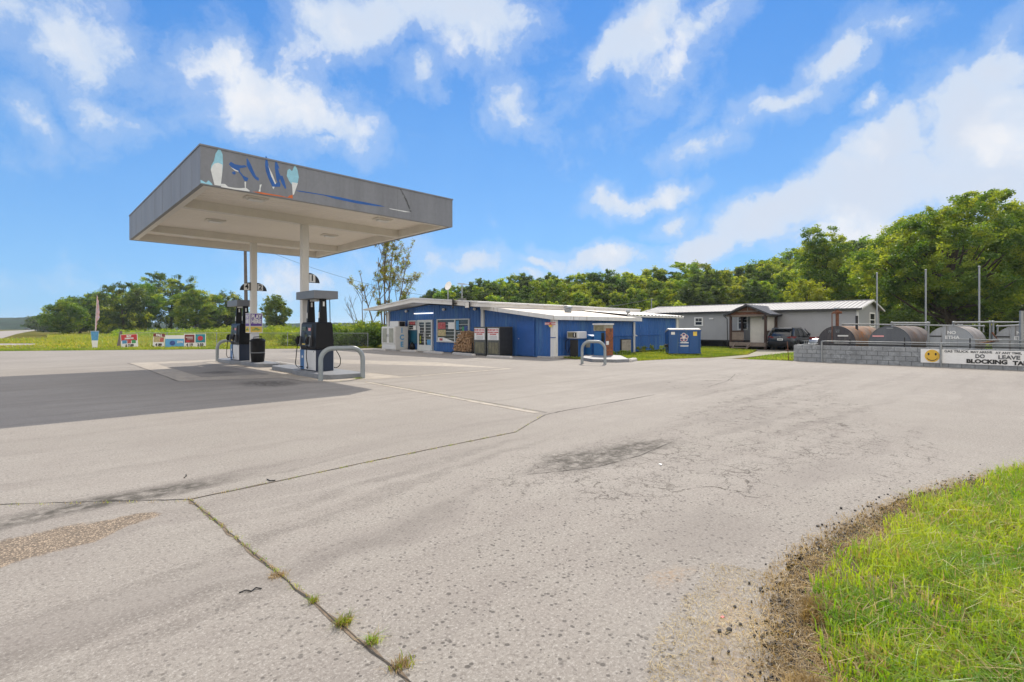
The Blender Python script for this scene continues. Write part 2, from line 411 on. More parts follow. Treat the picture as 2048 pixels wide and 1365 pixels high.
# asphalt of the forecourt: all marks are placed in lot metres
def asphalt():
    m = bpy.data.materials.new('asphalt'); m.use_nodes = True; t = m.node_tree; t.nodes.clear(); q = NT(t)
    tc = q.n('ShaderNodeTexCoord').outputs['Object']
    wv = q.n('ShaderNodeVectorMath', {0: q.noise(tc, 1.1, 5, .6, 1), 1: (.7, .7, 0), 2: tc}, operation='MULTIPLY_ADD').outputs[0]
    def zone(lst, soft=.5):
        z = None
        for (x, y, rx, ry, a) in lst:
            mp = q.n('ShaderNodeMapping', {'Vector': wv, 'Location': (x + .35, y + .35, 0), 'Rotation': (0, 0, R(a)), 'Scale': (rx, ry, 1)}, vector_type='TEXTURE').outputs[0]
            l = q.m('SUBTRACT', 1.0, q.n('ShaderNodeVectorMath', (mp,), operation='LENGTH').outputs['Value'])
            z = l if z is None else q.m('MAXIMUM', z, l)
        return q.ramp(z, -.05, soft)
    big = q.ramp(q.noise(tc, .22, 5, .55), .3, .7)
    mid = q.ramp(q.noise(tc, 1.7, 6, .65), .3, .7)
    c = q.mix(big, (.252, .233, .205), (.312, .291, .260))
    c = q.mix(q.m('MULTIPLY', mid, .5), c, (.235, .21, .188))
    # tyre-worn bands along the drive lines
    ms = q.n('ShaderNodeMapping', {'Vector': wv, 'Rotation': (0, 0, R(12)), 'Scale': (.10, 1.5, 1)}).outputs[0]
    st = q.ramp(q.noise(ms, 1.0, 6, .65), .48, .66)
    c = q.mix(q.m('MULTIPLY', st, .42), c, (.185, .165, .148))
    ms2 = q.n('ShaderNodeMapping', {'Vector': wv, 'Rotation': (0, 0, R(-20)), 'Scale': (.22, 2.6, 1)}).outputs[0]
    st2 = q.ramp(q.noise(ms2, 1.0, 6, .65), .50, .68)
    c = q.mix(q.m('MULTIPLY', st2, .30), c, (.19, .17, .155))
    ty = zone([(.6, 6.15, 2.4, .10, 4), (1.2, 5.85, 2.6, .10, 6), (3.3, 4.95, 3.0, .13, 9), (3.6, 4.65, 2.8, .11, 9), (1.6, 4.15, 2.6, .12, 12), (1.8, 3.5, 2.6, .12, 14), (.4, 3.4, 2, .1, 10), (9.5, 3.2, 3.5, .14, -4), (10.5, 2.6, 4, .16, -6), (13, 4.6, 5, .2, 2), (15, 5.6, 5, .2, 0)], .6)
    ty = q.m('MULTIPLY', ty, q.ramp(q.noise(tc, 3.5, 6, .7), .25, .65))
    c = q.mix(q.m('MULTIPLY', ty, .55), c, (.14, .125, .11))
    # aggregate
    a1 = q.noise(tc, 55, 4, .75); c = q.mix(q.m('MULTIPLY', q.ramp(a1, .48, .68), .60), c, (.47, .45, .41))
    a2 = q.noise(tc, 38, 4, .75); c = q.mix(q.m('MULTIPLY', q.ramp(a2, .50, .64), .55), c, (.13, .115, .10))
    a3 = q.noise(tc, 150, 2, .7); c = q.mix(q.m('MULTIPLY', q.ramp(a3, .52, .66), .50), c, (.12, .105, .09))
    vp = q.n('ShaderNodeTexVoronoi', {'Vector': tc, 'Scale': 27.0, 'Randomness': 1.0})
    pr = q.n('ShaderNodeSeparateColor', (vp.outputs['Color'],)).outputs[0]
    pit = q.m('MULTIPLY', q.ramp(q.m('DIVIDE', vp.outputs['Distance'], q.m('MULTIPLY_ADD', pr, 1.5, .12)), .27, .16), q.ramp(q.noise(tc, 5, 4, .6), .40, .52))
    vp2 = q.n('ShaderNodeTexVoronoi', {'Vector': tc, 'Scale': 15.0})
    pr2 = q.n('ShaderNodeSeparateColor', (vp2.outputs['Color'],)).outputs[0]
    pit2 = q.m('MULTIPLY', q.ramp(q.m('DIVIDE', vp2.outputs['Distance'], q.m('MULTIPLY_ADD', pr2, 1.4, .08)), .19, .11), q.ramp(q.noise(tc, 2.2, 3, .6), .40, .50))
    near = zone([(4.2, 1.6, 5.5, 3.6, 20)], .4)
    pits = q.m('MAXIMUM', q.m('MULTIPLY', pit, q.m('MULTIPLY_ADD', near, .6, .4)), q.m('MULTIPLY', pit2, near))
    c = q.mix(q.m('MULTIPLY', pits, .72), c, (.06, .055, .05))
    # dark worn patch and stains that are part of the paving
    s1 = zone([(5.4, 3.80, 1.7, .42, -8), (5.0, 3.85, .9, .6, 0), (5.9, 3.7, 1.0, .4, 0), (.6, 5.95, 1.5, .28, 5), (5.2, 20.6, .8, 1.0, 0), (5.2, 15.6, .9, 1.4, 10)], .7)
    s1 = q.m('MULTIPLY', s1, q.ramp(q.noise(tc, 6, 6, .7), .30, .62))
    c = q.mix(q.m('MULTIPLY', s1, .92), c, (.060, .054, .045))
    s2 = zone([(9.6, 3.7, 2.0, .7, 0), (13, 7.0, 3.0, 1.2, -10), (2.2, 3.6, 1.4, .3, 10), (6.4, 1.7, 1.3, .4, -15), (3.9, 1.9, .8, .5, 0), (14, 12, 2, .8, 0), (.2, 3.6, 1.6, .3, 8)], .6)
    c = q.mix(q.m('MULTIPLY', s2, .35), c, (.19, .172, .155))
    # fine cracks in the worn areas
    vc = q.n('ShaderNodeTexVoronoi', {'Vector': q.n('ShaderNodeVectorMath', {0: q.noise(tc, 5, 5, .7, 1), 1: (.35, .35, 0), 2: tc}, operation='MULTIPLY_ADD').outputs[0], 'Scale': 2.6}, feature='DISTANCE_TO_EDGE').outputs['Distance']
    cz = zone([(6.0, 3.4, 3.0, 1.1, -6), (8.3, 1.9, 3.0, 1.2, 0), (10.5, 3.5, 4.5, 1.6, 0), (16, 6, 5, 2.5, 0), (5.2, 2.4, 1.6, .7, -20)], .4)
    ck = q.m('MULTIPLY', q.ramp(vc, .020, .004), q.m('MULTIPLY', cz, q.ramp(q.noise(tc, 1.6, 4, .6), .42, .56)))
    vd = q.n('ShaderNodeTexVoronoi', {'Vector': q.n('ShaderNodeVectorMath', {0: q.noise(tc, 9, 5, .7, 1), 1: (.2, .2, 0), 2: tc}, operation='MULTIPLY_ADD').outputs[0], 'Scale': 7.5}, feature='DISTANCE_TO_EDGE').outputs['Distance']
    cz2 = zone([(5.3, 3.7, 2.2, .7, -8), (4.4, 2.9, 1.2, .5, 20), (8.5, 2.2, 2.2, .8, 0), (12, 4, 4, 1.2, 0), (6.2, 2.6, 1.5, .5, -20)], .3)
    ck2 = q.m('MULTIPLY', q.ramp(vd, .045, .010), q.m('MULTIPLY', cz2, q.ramp(q.noise(tc, 2.4, 4, .6), .44, .56)))
    ck = q.m('MAXIMUM', ck, q.m('MULTIPLY', ck2, .8))
    c = q.mix(q.m('MULTIPLY', ck, .85), c, (.06, .05, .04))
    # bare brown gravel where the surface has gone
    gz = q.ramp(q.m('ADD', zone([(-.25, 5.12, .95, .36, 12), (.45, 5.12, .55, .24, 12)], .5), q.m('MULTIPLY', q.noise(tc, 14, 7, .8), .85)), .60, 1.0)
    vg = q.n('ShaderNodeTexVoronoi', {'Vector': tc, 'Scale': 75.0})
    gc = q.mix(q.n('ShaderNodeSeparateColor', (vg.outputs['Color'],)).outputs[0], (.17, .125, .085), (.48, .38, .27))
    gc = q.mix(q.ramp(vg.outputs['Distance'], .35, .6), gc, (.12, .095, .07))
    c = q.mix(q.m('MULTIPLY', gz, .85), c, gc)
    sz = q.m('MULTIPLY', zone([(3.05, 1.60, .30, .13, 0), (2.8, 1.16, .60, .15, 12), (2.2, .86, .6, .22, 25)], .8), q.ramp(q.noise(tc, 30, 7, .85), .44, .60))
    c = q.mix(q.m('MULTIPLY', sz, .55), c, (.34, .23, .13))
    bh = q.m('ADD', q.m('MULTIPLY', a1, .6), q.m('SUBTRACT', q.m('MULTIPLY', a3, .3), q.m('MULTIPLY', pits, .8)))
    bh = q.m('SUBTRACT', bh, q.m('MULTIPLY', ck, 1.0))
    bn = q.n('ShaderNodeBump', {'Strength': .45, 'Distance': .006, 'Height': bh})
    b = q.n('ShaderNodeBsdfPrincipled', {'Base Color': c, 'Roughness': .88, 'Normal': bn.outputs[0]})
    b.inputs['Specular IOR Level'].default_value = .25
    q.n('ShaderNodeOutputMaterial', (b.outputs[0],)); MAT['asphalt'] = m
asphalt()

# ---------------------------------------------------------------- ground
def sheet(name, poly, z, mat, kind='structure', th=None):
    b = B(); b.add([(x, y, z) for x, y in poly], [tuple(range(len(poly)))])
    return struct(name, b, mat, kind)
sheet('field', [(-1500, -900), (2200, -900), (2200, 2200), (-1500, 2200)], -.03, 'field_soil')
edge_curve = [(11.5, -1.25), (9.6, -.38), (8.2, .12), (6.85, .60), (5.72, .90), (4.75, 1.07), (3.94, 1.14), (3.4, 1.10), (3.0, 1.00), (2.73, .92), (2.4, .80), (1.8, .48), (1.2, -.02), (.4, -.8), (-1, -2.2), (-6, -7)]
def jitter(line, n=6, a=.035, seed=1):
    rg = random.Random(seed); out = []
    for (p, q_) in zip(line, line[1:]):
        for i in range(n):
            t = i / n; out.append((p[0] + (q_[0] - p[0]) * t + rg.uniform(-a, a), p[1] + (q_[1] - p[1]) * t + rg.uniform(-a, a)))
    out.append(line[-1]); return out
je = jitter(jitter(edge_curve, 4, .07, 3), 3, .03)
lotpoly = [(27.3, -30), (27.3, 8.45), (27.0, 10.6), (26.6, 12.75), (24.0, 13.35), (21.6, 13.75), (20.85, 14.6), (20.6, 18.0), (20.6, 37.2), (19.0, 38.2), (15.8, 40.3), (11.3, 43.4), (-.9, 50.6), (-30, 70), (-60, 90), (-60, -8), (-6, -7)] + je[::-1] + [(16, -3.4), (20, -8), (22, -30)]
sheet('forecourt_paving', lotpoly, 0, 'asphalt')
# paved pads, strips and lanes
sheet('island_pad', [(3.5, 18.0), (6.1, 17.1), (6.3, 15.0), (8.9, 14.4), (14.0, 14.45), (14.1, 19.5), (9.8, 29.5), (3.7, 29.0)], .004, 'concrete')
sheet('asphalt_patch', [(9.2, 14.62), (13.8, 14.7), (13.9, 15.3), (10.6, 22), (10.2, 29), (9.0, 29.2), (8.9, 20)], .008, 'asphalt')
sheet('asphalt_patch', [(4.3, 19.0), (6.3, 18.6), (6.3, 27.3), (4.5, 27.6)], .008, 'asphalt')
b = B()
for i in range(17):
    y0 = 13.9 - i * .43
    b.box(7.42 - i * .023 - .07, 7.42 - i * .023 + .07, y0 - .415, y0, -.02, .006 + .001 * (i % 2))
struct('joint_strip', b, 'concrete')
sheet('gravel_drive', [(26.8, 12.5), (27.3, 11.4), (33, 11.5), (42, 11.6), (42.5, 14.2), (39.6, 17.2), (38.5, 14.2), (32, 12.4)], -.015, 'gravel')
road_poly = [G(-400, 668), G(-60, 663.5), G(0, 662.6), G(40, 661.2), G(83, 659.3), G(92, 659.6), G(66, 662.0), G(34, 668), G(0, 678), G(-60, 692), G(-400, 760)]
apron_poly = [G(-40, 687), G(70, 687.5), G(71, 691), G(-40, 692)]
sheet('county_road', road_poly, -.02, 'road_far')
sheet('road_apron', apron_poly, -.01, 'road_far')
# open joints
def crack(name, line, w, mat, seed, z=.004, n=10):
    pts = jitter(line, n, w * .9, seed); rg = random.Random(seed); b = B(); L = []; Rr = []
    for i, p in enumerate(pts):
        a = pts[max(i - 1, 0)]; c = pts[min(i + 1, len(pts) - 1)]
        dx, dy = c[0] - a[0], c[1] - a[1]; l = math.hypot(dx, dy) or 1; k = w * rg.uniform(.25, 1)
        L.append((p[0] - dy / l * k, p[1] + dx / l * k, z)); Rr.append((p[0] + dy / l * k, p[1] - dx / l * k, z))
    k = len(pts); b.add(L + Rr, [(i, i + 1, i + 1 + k, i + k) for i in range(k - 1)])
    return struct(name, b, mat)
cj = (1.15, 5.52)
crack('paving_joint', [cj, (1.19, 4.4), (1.22, 3.3), (1.27, 2.06), (1.32, .8), (1.35, -.5)], .008, 'crack_dark', 1)
crack('paving_joint', [cj, (1.19, 4.4), (1.22, 3.3), (1.27, 2.06), (1.3, .8)], .019, 'crack_tan', 2, .003)
crack('paving_joint', [cj, (3.2, 5.6), (5.5, 5.62), (7.02, 6.37)], .010, 'crack_dark', 3)
crack('paving_joint', [cj, (3.2, 5.6), (5.5, 5.62)], .016, 'crack_tan', 13, .003)
crack('paving_joint', [(7.02, 6.37), (7.6, 6.42), (11.0, 6.45)], .016, 'crack_dark', 4)
crack('paving_joint', [cj, (.6, 6.0), (-.12, 6.56), (-1.5, 7.7), (-4, 9.4)], .008, 'crack_dark', 5)
crack('paving_joint', [(7.50, 13.95), (7.55, 14.0), (7.20, 6.5)], .012, 'crack_dark', 6, .009)
crack('paving_joint', [(3.46, 18.0), (6.1, 17.05), (6.14, 15.1), (7.5, 14.0)], .012, 'crack_dark', 7, .010)
crack('paving_joint', [(3.46, 18.0), (3.6, 23.9), (3.6, 29.0)], .014, 'crack_dark', 8, .010)
crack('paving_joint', [(4.0, 3.9), (4.8, 3.55), (5.6, 3.5), (6.6, 3.6)], .007, 'crack_dark', 9)
crack('paving_joint', [(13.5, 6.3), (15.5, 6.6), (18, 7.4)], .012, 'crack_dark', 10)
crack('paving_joint', [(14.1, 14.45), (20.5, 14.2)], .010, 'crack_tan', 11)

# ---------------------------------------------------------------- grasses
def blades(name, P, hgt, wid, mats, lean=.35, seed=0, label=None, curl=.5, matfrac=None):
    """P: (n,3) roots; each blade is a bent, tapering strip"""
    g = np.random.default_rng(seed); n = len(P)
    a = g.uniform(0, 2 * np.pi, n); h = hgt * g.uniform(.45, 1.15, n) if np.isscalar(hgt) else hgt
    w = wid * g.uniform(.6, 1.3, n); ln = g.uniform(0, lean, n) * h; b_ = g.uniform(0, 2 * np.pi, n)
    dx, dy = np.cos(a) * w / 2, np.sin(a) * w / 2; lx, ly = np.cos(b_) * ln, np.sin(b_) * ln
    V = np.zeros((n, 5, 3))
    V[:, 0] = P + np.c_[-dx, -dy, 0 * h]; V[:, 1] = P + np.c_[dx, dy, 0 * h]
    m1 = P + np.c_[lx * .35, ly * .35, h * .6]
    V[:, 2] = m1 + np.c_[-dx * .75, -dy * .75, 0 * h]; V[:, 3] = m1 + np.c_[dx * .75, dy * .75, 0 * h]
    V[:, 4] = P + np.c_[lx * (1 + curl), ly * (1 + curl), h * (1 - .25 * ln / np.maximum(h, 1e-6))]
    i = np.arange(n) * 5
    F = np.concatenate([np.c_[i, i + 1, i + 3], np.c_[i, i + 3, i + 2], np.c_[i + 2, i + 3, i + 4]])
    o = npmesh(name, V.reshape(-1, 3), F, mats)
    if matfrac and len(o.data.materials) > 1:
        mi = (g.random(n) < matfrac).astype(np.int32); o.data.polygons.foreach_set('material_index', np.concatenate([mi, mi, mi]))
    o['kind'] = 'stuff'
    if label: o['label'] = label
    return o
def in_poly(x, y, poly):
    c = np.zeros(len(x), bool); n = len(poly)
    for i in range(n):
        x0, y0 = poly[i]; x1, y1 = poly[(i + 1) % n]
        if y0 == y1: continue
        k = ((y0 > y) != (y1 > y)) & (x < (x1 - x0) * (y - y0) / (y1 - y0) + x0); c ^= k
    return c
def scatter(poly, n, seed, dens=None):
    g = np.random.default_rng(seed); xs = [p[0] for p in poly]; ys = [p[1] for p in poly]; out = []
    tot = 0
    while tot < n:
        x = g.uniform(min(xs), max(xs), n); y = g.uniform(min(ys), max(ys), n)
        k = in_poly(x, y, poly)
        if dens is not None: k &= g.random(n) < dens(x, y)
        out.append(np.c_[x[k], y[k], 0 * x[k]]); tot += k.sum()
        if len(out) > 400: break
    return np.concatenate(out)[:n]
def cheapnoise(x, y, s, seed=0):
    g = np.random.default_rng(seed); v = 0
    for k in range(6):
        a = g.uniform(0, 2 * np.pi); f = s * g.uniform(.6, 1.8); v = v + np.sin((x * np.cos(a) + y * np.sin(a)) * f + g.uniform(0, 6))
    return v / 6
# verge at the photographer's right: soil bank + real blades
vin = [(x + .05, y - .17) for x, y in edge_curve]
verge = [(12, .35), (16, -2.3), (20, -8), (10, -12), (-6, -12), (-6, -7)] 
vpoly = edge_curve[::-1] + [(16, -3.4), (14, -9), (2, -9), (-3, -9)]
def verge_ground():
    n = 150; xs = np.linspace(-3, 15, n); ys = np.linspace(-7, 1.6, 90)
    X, Y = np.meshgrid(xs, ys); x = X.ravel(); y = Y.ravel()
    ec = np.array(edge_curve)[::-1]; eh = np.interp(x, ec[:, 0], ec[:, 1])
    eh = np.where(x > 11.5, -1.25 - (x - 11.5) * .48, eh)
    d = eh - y
    z = np.where(d < -.02, -.04, .0 + .05 * np.clip(d / .8, 0, 1)) + .018 * cheapnoise(x, y, 5, 3) * np.clip(d / .2, 0, 1)
    V = np.c_[x, y, z - .004]; i = np.arange(89)[:, None] * n + np.arange(n - 1)[None]; i = i.ravel()
    o = npmesh('verge_soil', V, np.c_[i, i + 1, i + n + 1, i + n], 'soil', smooth=True); o['kind'] = 'structure'
    return ec
verge_ground()
EC = np.array(edge_curve)[::-1]
def edist(x, y):
    eh = np.interp(x, EC[:, 0], EC[:, 1]); eh = np.where(x > 11.5, -1.25 - (x - 11.5) * .48, eh); return eh - y
def vdens(x, y):
    d = edist(x, y); r = np.hypot(x, y)
    k = np.clip((d - np.interp(x, [2, 4, 5.5, 7.5], [.16, .15, .09, .03]) - .20 * cheapnoise(x, y, 5, 5)) / .30, 0, 1) * np.clip((3.2 / r) ** 1.2, 0, 1)
    return k * np.clip(.70 + .62 * cheapnoise(x, y, 4.5, 8), .12, 1)
P = scatter([(1.0, 1.2), (5, 1.2), (9.6, .1), (15.5, -2.8), (13, -5), (5, -3.4), (2.0, -2.2)], 165000, 11, vdens)
P[:, 2] = .02
gh = np.random.default_rng(3).uniform(.35, 1.45, len(P)) * (.082 + .060 * (cheapnoise(P[:, 0], P[:, 1], 2.2, 9) + .5))
blades('verge_grass', P, np.maximum(gh, .02), .0085, ['grass_leaf', 'grass_dry'], 1.0, 12, 'bright green uncut grass verge beside the paving', .7, .17)
P = scatter([(1.0, 1.3), (3.2, 1.35), (6.5, 1.15), (9.6, .7), (9.6, .1), (2.0, -.9)], 26000, 21, lambda x, y: np.clip(1 - abs(edist(x, y) - .20) / .38, 0, 1) * np.clip(3.5 / np.hypot(x, y), 0, 1))
P[:, 2] = .004
blades('dry_grass', P, .035, .0045, ['grass_dry'], 2.5, 22, 'straw-coloured dry grass along the broken paving edge', .5)
# straw litter lying on the paving
P = scatter([(1.5, .5), (2.9, .9), (3.6, 1.08), (3.4, 1.55), (2.4, 1.4), (1.5, 1.0)], 6500, 31, lambda x, y: .5 + .5 * cheapnoise(x, y, 5, 31))
P[:, 2] = .004
blades('straw_litter', P, .012, .0028, ['grass_dry'], 4.5, 32, 'thin dry straw strewn on the paving by the verge', .6)
# broken chunks of asphalt along the edge
b = B(); rg = random.Random(5)
for i in range(6500):
    x = 1.4 + 7.0 * rg.random() ** 1.5; d = rg.gauss(.10, .07) if rg.random() < .95 else rg.gauss(.0, .12); y = float(np.interp(x, EC[:, 0], EC[:, 1])) - d
    s = rg.uniform(.004, .012) if rg.random() < .75 else rg.uniform(.010, .022); n = rg.randint(5, 7); a0 = rg.random() * 6
    z = .003 + rg.uniform(0, .007)
    poly = [(x + s * rg.uniform(.6, 1.2) * math.cos(a0 + 6.283 * k / n), y + s * rg.uniform(.4, .9) * math.sin(a0 + 6.283 * k / n)) for k in range(n)]
    b.prism(poly, -.01, z + rg.uniform(.001, .006))
struct('asphalt_rubble', b, 'broken_asphalt', 'stuff')
# long pale bent blades over the verge
P = scatter([(1.6, .6), (4, .9), (9.6, 0), (9, -1.5), (3, -1.5)], 260, 33, lambda x, y: np.clip(edist(x, y) * 3, 0, 1) * np.clip(3.5 / np.hypot(x, y), 0, 1)); P[:, 2] = .03
blades('verge_grass', P, .20, .009, ['grass_leaf', 'grass_dry'], 1.3, 34, 'long arching pale blades standing above the verge grass', .9, .4)
P = scatter([(2.3, .75), (3.3, .95), (3.3, .55), (2.3, .4)], 2600, 35, lambda x, y: np.clip(cheapnoise(x, y, 9, 36) * 2, 0, 1)); P[:, 2] = .01
blades('dry_grass', P, .085, .005, ['grass_dry'], 1.1, 36, 'brown dead weeds standing at the near paving edge', .6)
# small litter on the paving
def twig(name, pts, r, mat, label, cat):
    q0 = pts[0]; b_ = B(); b_.tube([(x, y, r + z) for x, y, z in pts], r, 5); single(name, b_, mat, label, cat, (q0[0], q0[1], 0))
def gp(px, py): return G(px, py)
t0 = [gp(478, 1187), gp(492, 1183), gp(503, 1184), gp(512, 1178), gp(523, 1179)]
twig('rubber_strip', [(x, y, .004 * (i % 2)) for i, (x, y) in enumerate(t0)], .004, 'ink_black', 'thin black curled strip lying left of the near joint', 'litter')
t1 = [gp(534, 960), gp(541, 963), gp(551, 962)]
twig('rubber_strip', [(x, y, .0) for x, y in t1], .006, 'ink_black', 'short black strip lying beside the long joint', 'litter')
t2 = [gp(368, 957), gp(373, 953), gp(372, 950)]
twig('twig', [(x, y, .0) for x, y in t2], .005, 'crack_dark', 'tiny bent twig on the paving beyond the joint corner', 'litter')
x_, y_ = gp(1444, 1236); lb = B(); lb.prism([(x_ - .011, y_ - .008), (x_ + .01, y_ - .010), (x_ + .012, y_ + .003), (x_ - .006, y_ + .007)], .003, .007)
single('litter_scrap', lb, 'label_red', 'tiny red scrap on the paving near the straw', 'litter', (x_, y_, 0))
x_, y_ = gp(1320, 930); lb = B(); lb.prism([(x_ - .02, y_ - .03), (x_ + .015, y_ - .018), (x_ + .02, y_ + .01), (x_ - .01, y_ + .015)], .003, .010)
single('litter_scrap', lb, 'label_white', 'tiny white scrap on the paving near the dark patch', 'litter', (x_, y_, 0))
# tufts in the joints
def tuft(x, y, r, n, h, seed, mats, frac, label, flat=1.3):
    g = np.random.default_rng(seed); P = np.c_[x + g.normal(0, r, n), y + g.normal(0, r * .7, n), np.zeros(n)]
    o = blades('grass_tuft', P, h, .004, mats, flat, seed, None, .7, frac)
    c = Vector((x, y, 0)); o.data.transform(Matrix.Translation(-c)); o.location = c; del o['kind']
    return tag(o, label, 'weed tuft')
tuft(1.27, 2.62, .024, 150, .062, 41, ['grass_leaf', 'grass_dry'], .35, 'largest green tuft in the near paving joint, straw at its foot')
tuft(1.30, 2.36, .020, 120, .052, 42, ['grass_leaf', 'grass_dry'], .45, 'green tuft just nearer than the largest one in the joint')
tuft(1.31, 2.10, .030, 150, .045, 43, ['grass_dry', 'grass_leaf'], .3, 'mostly dry tuft closest to the viewer in the joint')
tuft(1.24, 2.95, .016, 80, .04, 44, ['grass_leaf', 'grass_dry'], .3, 'small green tuft alone in the joint beyond the largest one')
tuft(1.21, 3.42, .03, 110, .03, 45, ['grass_dry'], 0, 'flattened straw tuft half way along the near joint')
tuft(7.78, 15.05, .07, 260, .06, 46, ['grass_leaf'], 0, 'green weed at the front pump island beside the hoop barrier')
g = np.random.default_rng(9)
P = []
for (a, c, n) in [((1.15, 5.5), (1.24, 3.0), 260), ((1.15, 5.52), (5.5, 5.62), 330), ((1.1, 5.5), (-1.5, 7.7), 160), ((5.5, 5.62), (7.0, 6.4), 60), ((7.45, 13.9), (7.2, 7), 160), ((6.6, 14.7), (8.6, 14.6), 90)]:
    t = g.random(n) ** 1.0; t = np.round(t * 14) / 14 + g.normal(0, .012, n)
    P.append(np.c_[a[0] + (c[0] - a[0]) * t + g.normal(0, .012, n), a[1] + (c[1] - a[1]) * t + g.normal(0, .012, n), 0 * t])
blades('joint_grass', np.concatenate(P), .03, .004, ['grass_dry', 'grass_leaf'], 1.4, 50, 'sparse moss and grass growing in the paving joints', .6, .45)

# lawns and the field, roots spread with distance
lawn1 = [(26.7, 12.9), (24.0, 13.4), (21.7, 13.8), (21.2, 15.5), (21.2, 18.1), (31, 18.2), (31, 19.3), (36.6, 19.4), (37, 40), (42.6, 38), (42.7, 17.2), (39.4, 17.3), (38.5, 14.3), (32, 12.5)]
P = scatter(lawn1, 52000, 60); blades('lawn', P, .11, .028, ['lawn_leaf'], .8, 60, 'sunlit lawn beside the blue shop and grey house')
lawn2 = [(26.9, 10.5), (27.5, 8.6), (27.6, -8), (34, -14), (60, -20), (75, 5), (48, 9), (43, 9), (42, 11.3), (33, 11.4)]
P = scatter(lawn2, 40000, 61, lambda x, y: np.clip(900 / (x * x + y * y), .05, 1)); blades('lawn', P, .10, .03, ['lawn_leaf'], .8, 61, 'lawn round the fuel tanks and grey house')
field = [(20.8, 37.9), (19.0, 38.6), (15.8, 40.8), (11.3, 43.9), (-.9, 51.0), (-30, 70.5), (-34, 74), (-36, 95), (-20, 150), (60, 190), (105, 125), (40, 60)]
P = scatter([(20.8, 37.6), (19.0, 38.3), (15.8, 40.4), (11.3, 43.5), (-.9, 50.7), (-32, 71), (-34, 74), (-.9, 54.5), (12, 47), (21, 41)], 34000, 62)
P = P[~in_poly(P[:, 0], P[:, 1], apron_poly)]
blades('lawn', P, .12, .035, ['lawn_leaf'], .8, 62, 'mown grass strip along the far edge of the paving')
def fd(x, y): return np.clip(3200 / (x * x + y * y), .02, 1)
P = scatter(field, 80000, 63, fd)
rr = np.hypot(P[:, 0], P[:, 1]); gg = np.random.default_rng(4)
Yc = P[:, 0] * ST + P[:, 1] * CT; pxs = 1024 + FOC * (P[:, 0] * CT - P[:, 1] * ST) / Yc
P = P[~in_poly(P[:, 0], P[:, 1], road_poly) & ~in_poly(P[:, 0], P[:, 1], apron_poly) & ~((pxs < 95) & (Yc > 75))]
rr = np.hypot(P[:, 0], P[:, 1]); Yc = P[:, 0] * ST + P[:, 1] * CT; pxs = 1024 + FOC * (P[:, 0] * CT - P[:, 1] * ST) / Yc
fh = np.clip((pxs + 120) / 420, .30, 1) * gg.uniform(.5, 1.1, len(P)) * np.clip(.18 + (rr - 52) * .016, .15, .95)
blades('field_grass', P, fh, .07, ['field_leaf', 'lawn_leaf'], .8, 63, 'tall yellow-green meadow grass beyond the fence', .5, .25)

def leafcloud(name, C, rad, n_per, size, mats, seed, parent=None, squash=.8, matfrac=None):
    """C (m,3) clump centres; n_per leaves round each"""
    g = np.random.default_rng(seed); m = len(C)
    rad = np.broadcast_to(rad, (m,))
    idx = np.repeat(np.arange(m), n_per); n = len(idx)
    d = g.normal(size=(n, 3)); d /= np.linalg.norm(d, axis=1)[:, None]
    r = rad[idx] * g.uniform(0, 1.0, n) ** .5
    ax = g.normal(size=(m, 3)); ax[:, 2] = np.abs(ax[:, 2]) * .7; ax /= np.linalg.norm(ax, axis=1)[:, None]
    P = C[idx] + d * (r * .75)[:, None] * np.array([1, 1, squash]) + ax[idx] * (rad[idx] * g.uniform(-1, 1, n))[:, None]
    a = g.normal(size=(n, 3)); a[:, 2] *= .6; a /= np.linalg.norm(a, axis=1)[:, None]
    t = g.normal(size=(n, 3)); b_ = np.cross(a, t); b_ /= np.linalg.norm(b_, axis=1)[:, None]
    s = size * g.uniform(.55, 1.25, n)[:, None]
    V = np.zeros((n, 4, 3)); V[:, 0] = P - a * s; V[:, 1] = P + b_ * s * .5 - a * s * .1; V[:, 2] = P + a * s; V[:, 3] = P - b_ * s * .5 + a * s * .15
    i = np.arange(n) * 4
    o = npmesh(name, V.reshape(-1, 3), np.c_[i, i + 1, i + 2, i + 3], mats, parent)
    if matfrac: o.data.polygons.foreach_set('material_index', (g.random(m) < matfrac)[idx].astype(np.int32))
    return o
# undergrowth behind the fence
def hedge(px0, px1, Y0, Y1, zt, n, mat, seed, label, size=.11, n_per=60, rad=.45):
    g = np.random.default_rng(seed); px = g.uniform(px0, px1, n); Y = g.uniform(Y0, Y1, n)
    X = (px - 1024) / FOC * Y; x = X * CT + Y * ST; y = -X * ST + Y * CT
    top = np.interp(px, [z[0] for z in zt], [z[1] for z in zt]) * g.uniform(.75, 1.08, n)
    z = top * g.uniform(0, 1, n) ** .55
    o = leafcloud('undergrowth', np.c_[x, y, z], rad, n_per, size, mat, seed); o['kind'] = 'stuff'; o['label'] = label; return o
hedge(560, 765, 44, 49, [(560, 1.3), (600, 1.5), (700, 1.9), (765, 2.2)], 420, ['weed_leaf', 'shrub_dark'], 71, 'dense green brush behind the wire fence', .10, 70, .35)
hedge(655, 765, 42.5, 45, [(655, 1.2), (765, 1.7)], 170, ['shrub_dark'], 72, 'darker brush at the end of the fence', .10, 70, .35)
hedge(400, 660, 58, 72, [(400, 1.2), (450, 1.6), (660, 1.9)], 650, ['weed_leaf', 'leaf_lime'], 73, 'yellow-green weeds in the meadow', .08, 70, .45)
hedge(230, 400, 70, 100, [(230, 1.0), (400, 1.3)], 260, ['weed_leaf', 'field_leaf'], 74, 'low weeds under the far trees', .12, 40, .6)
hedge(1275, 1345, 33.5, 35.2, [(1275, .35), (1345, .4)], 26, ['lawn_leaf'], 75, 'weeds at the foot of the rear blue wall', .06, 40, .16)
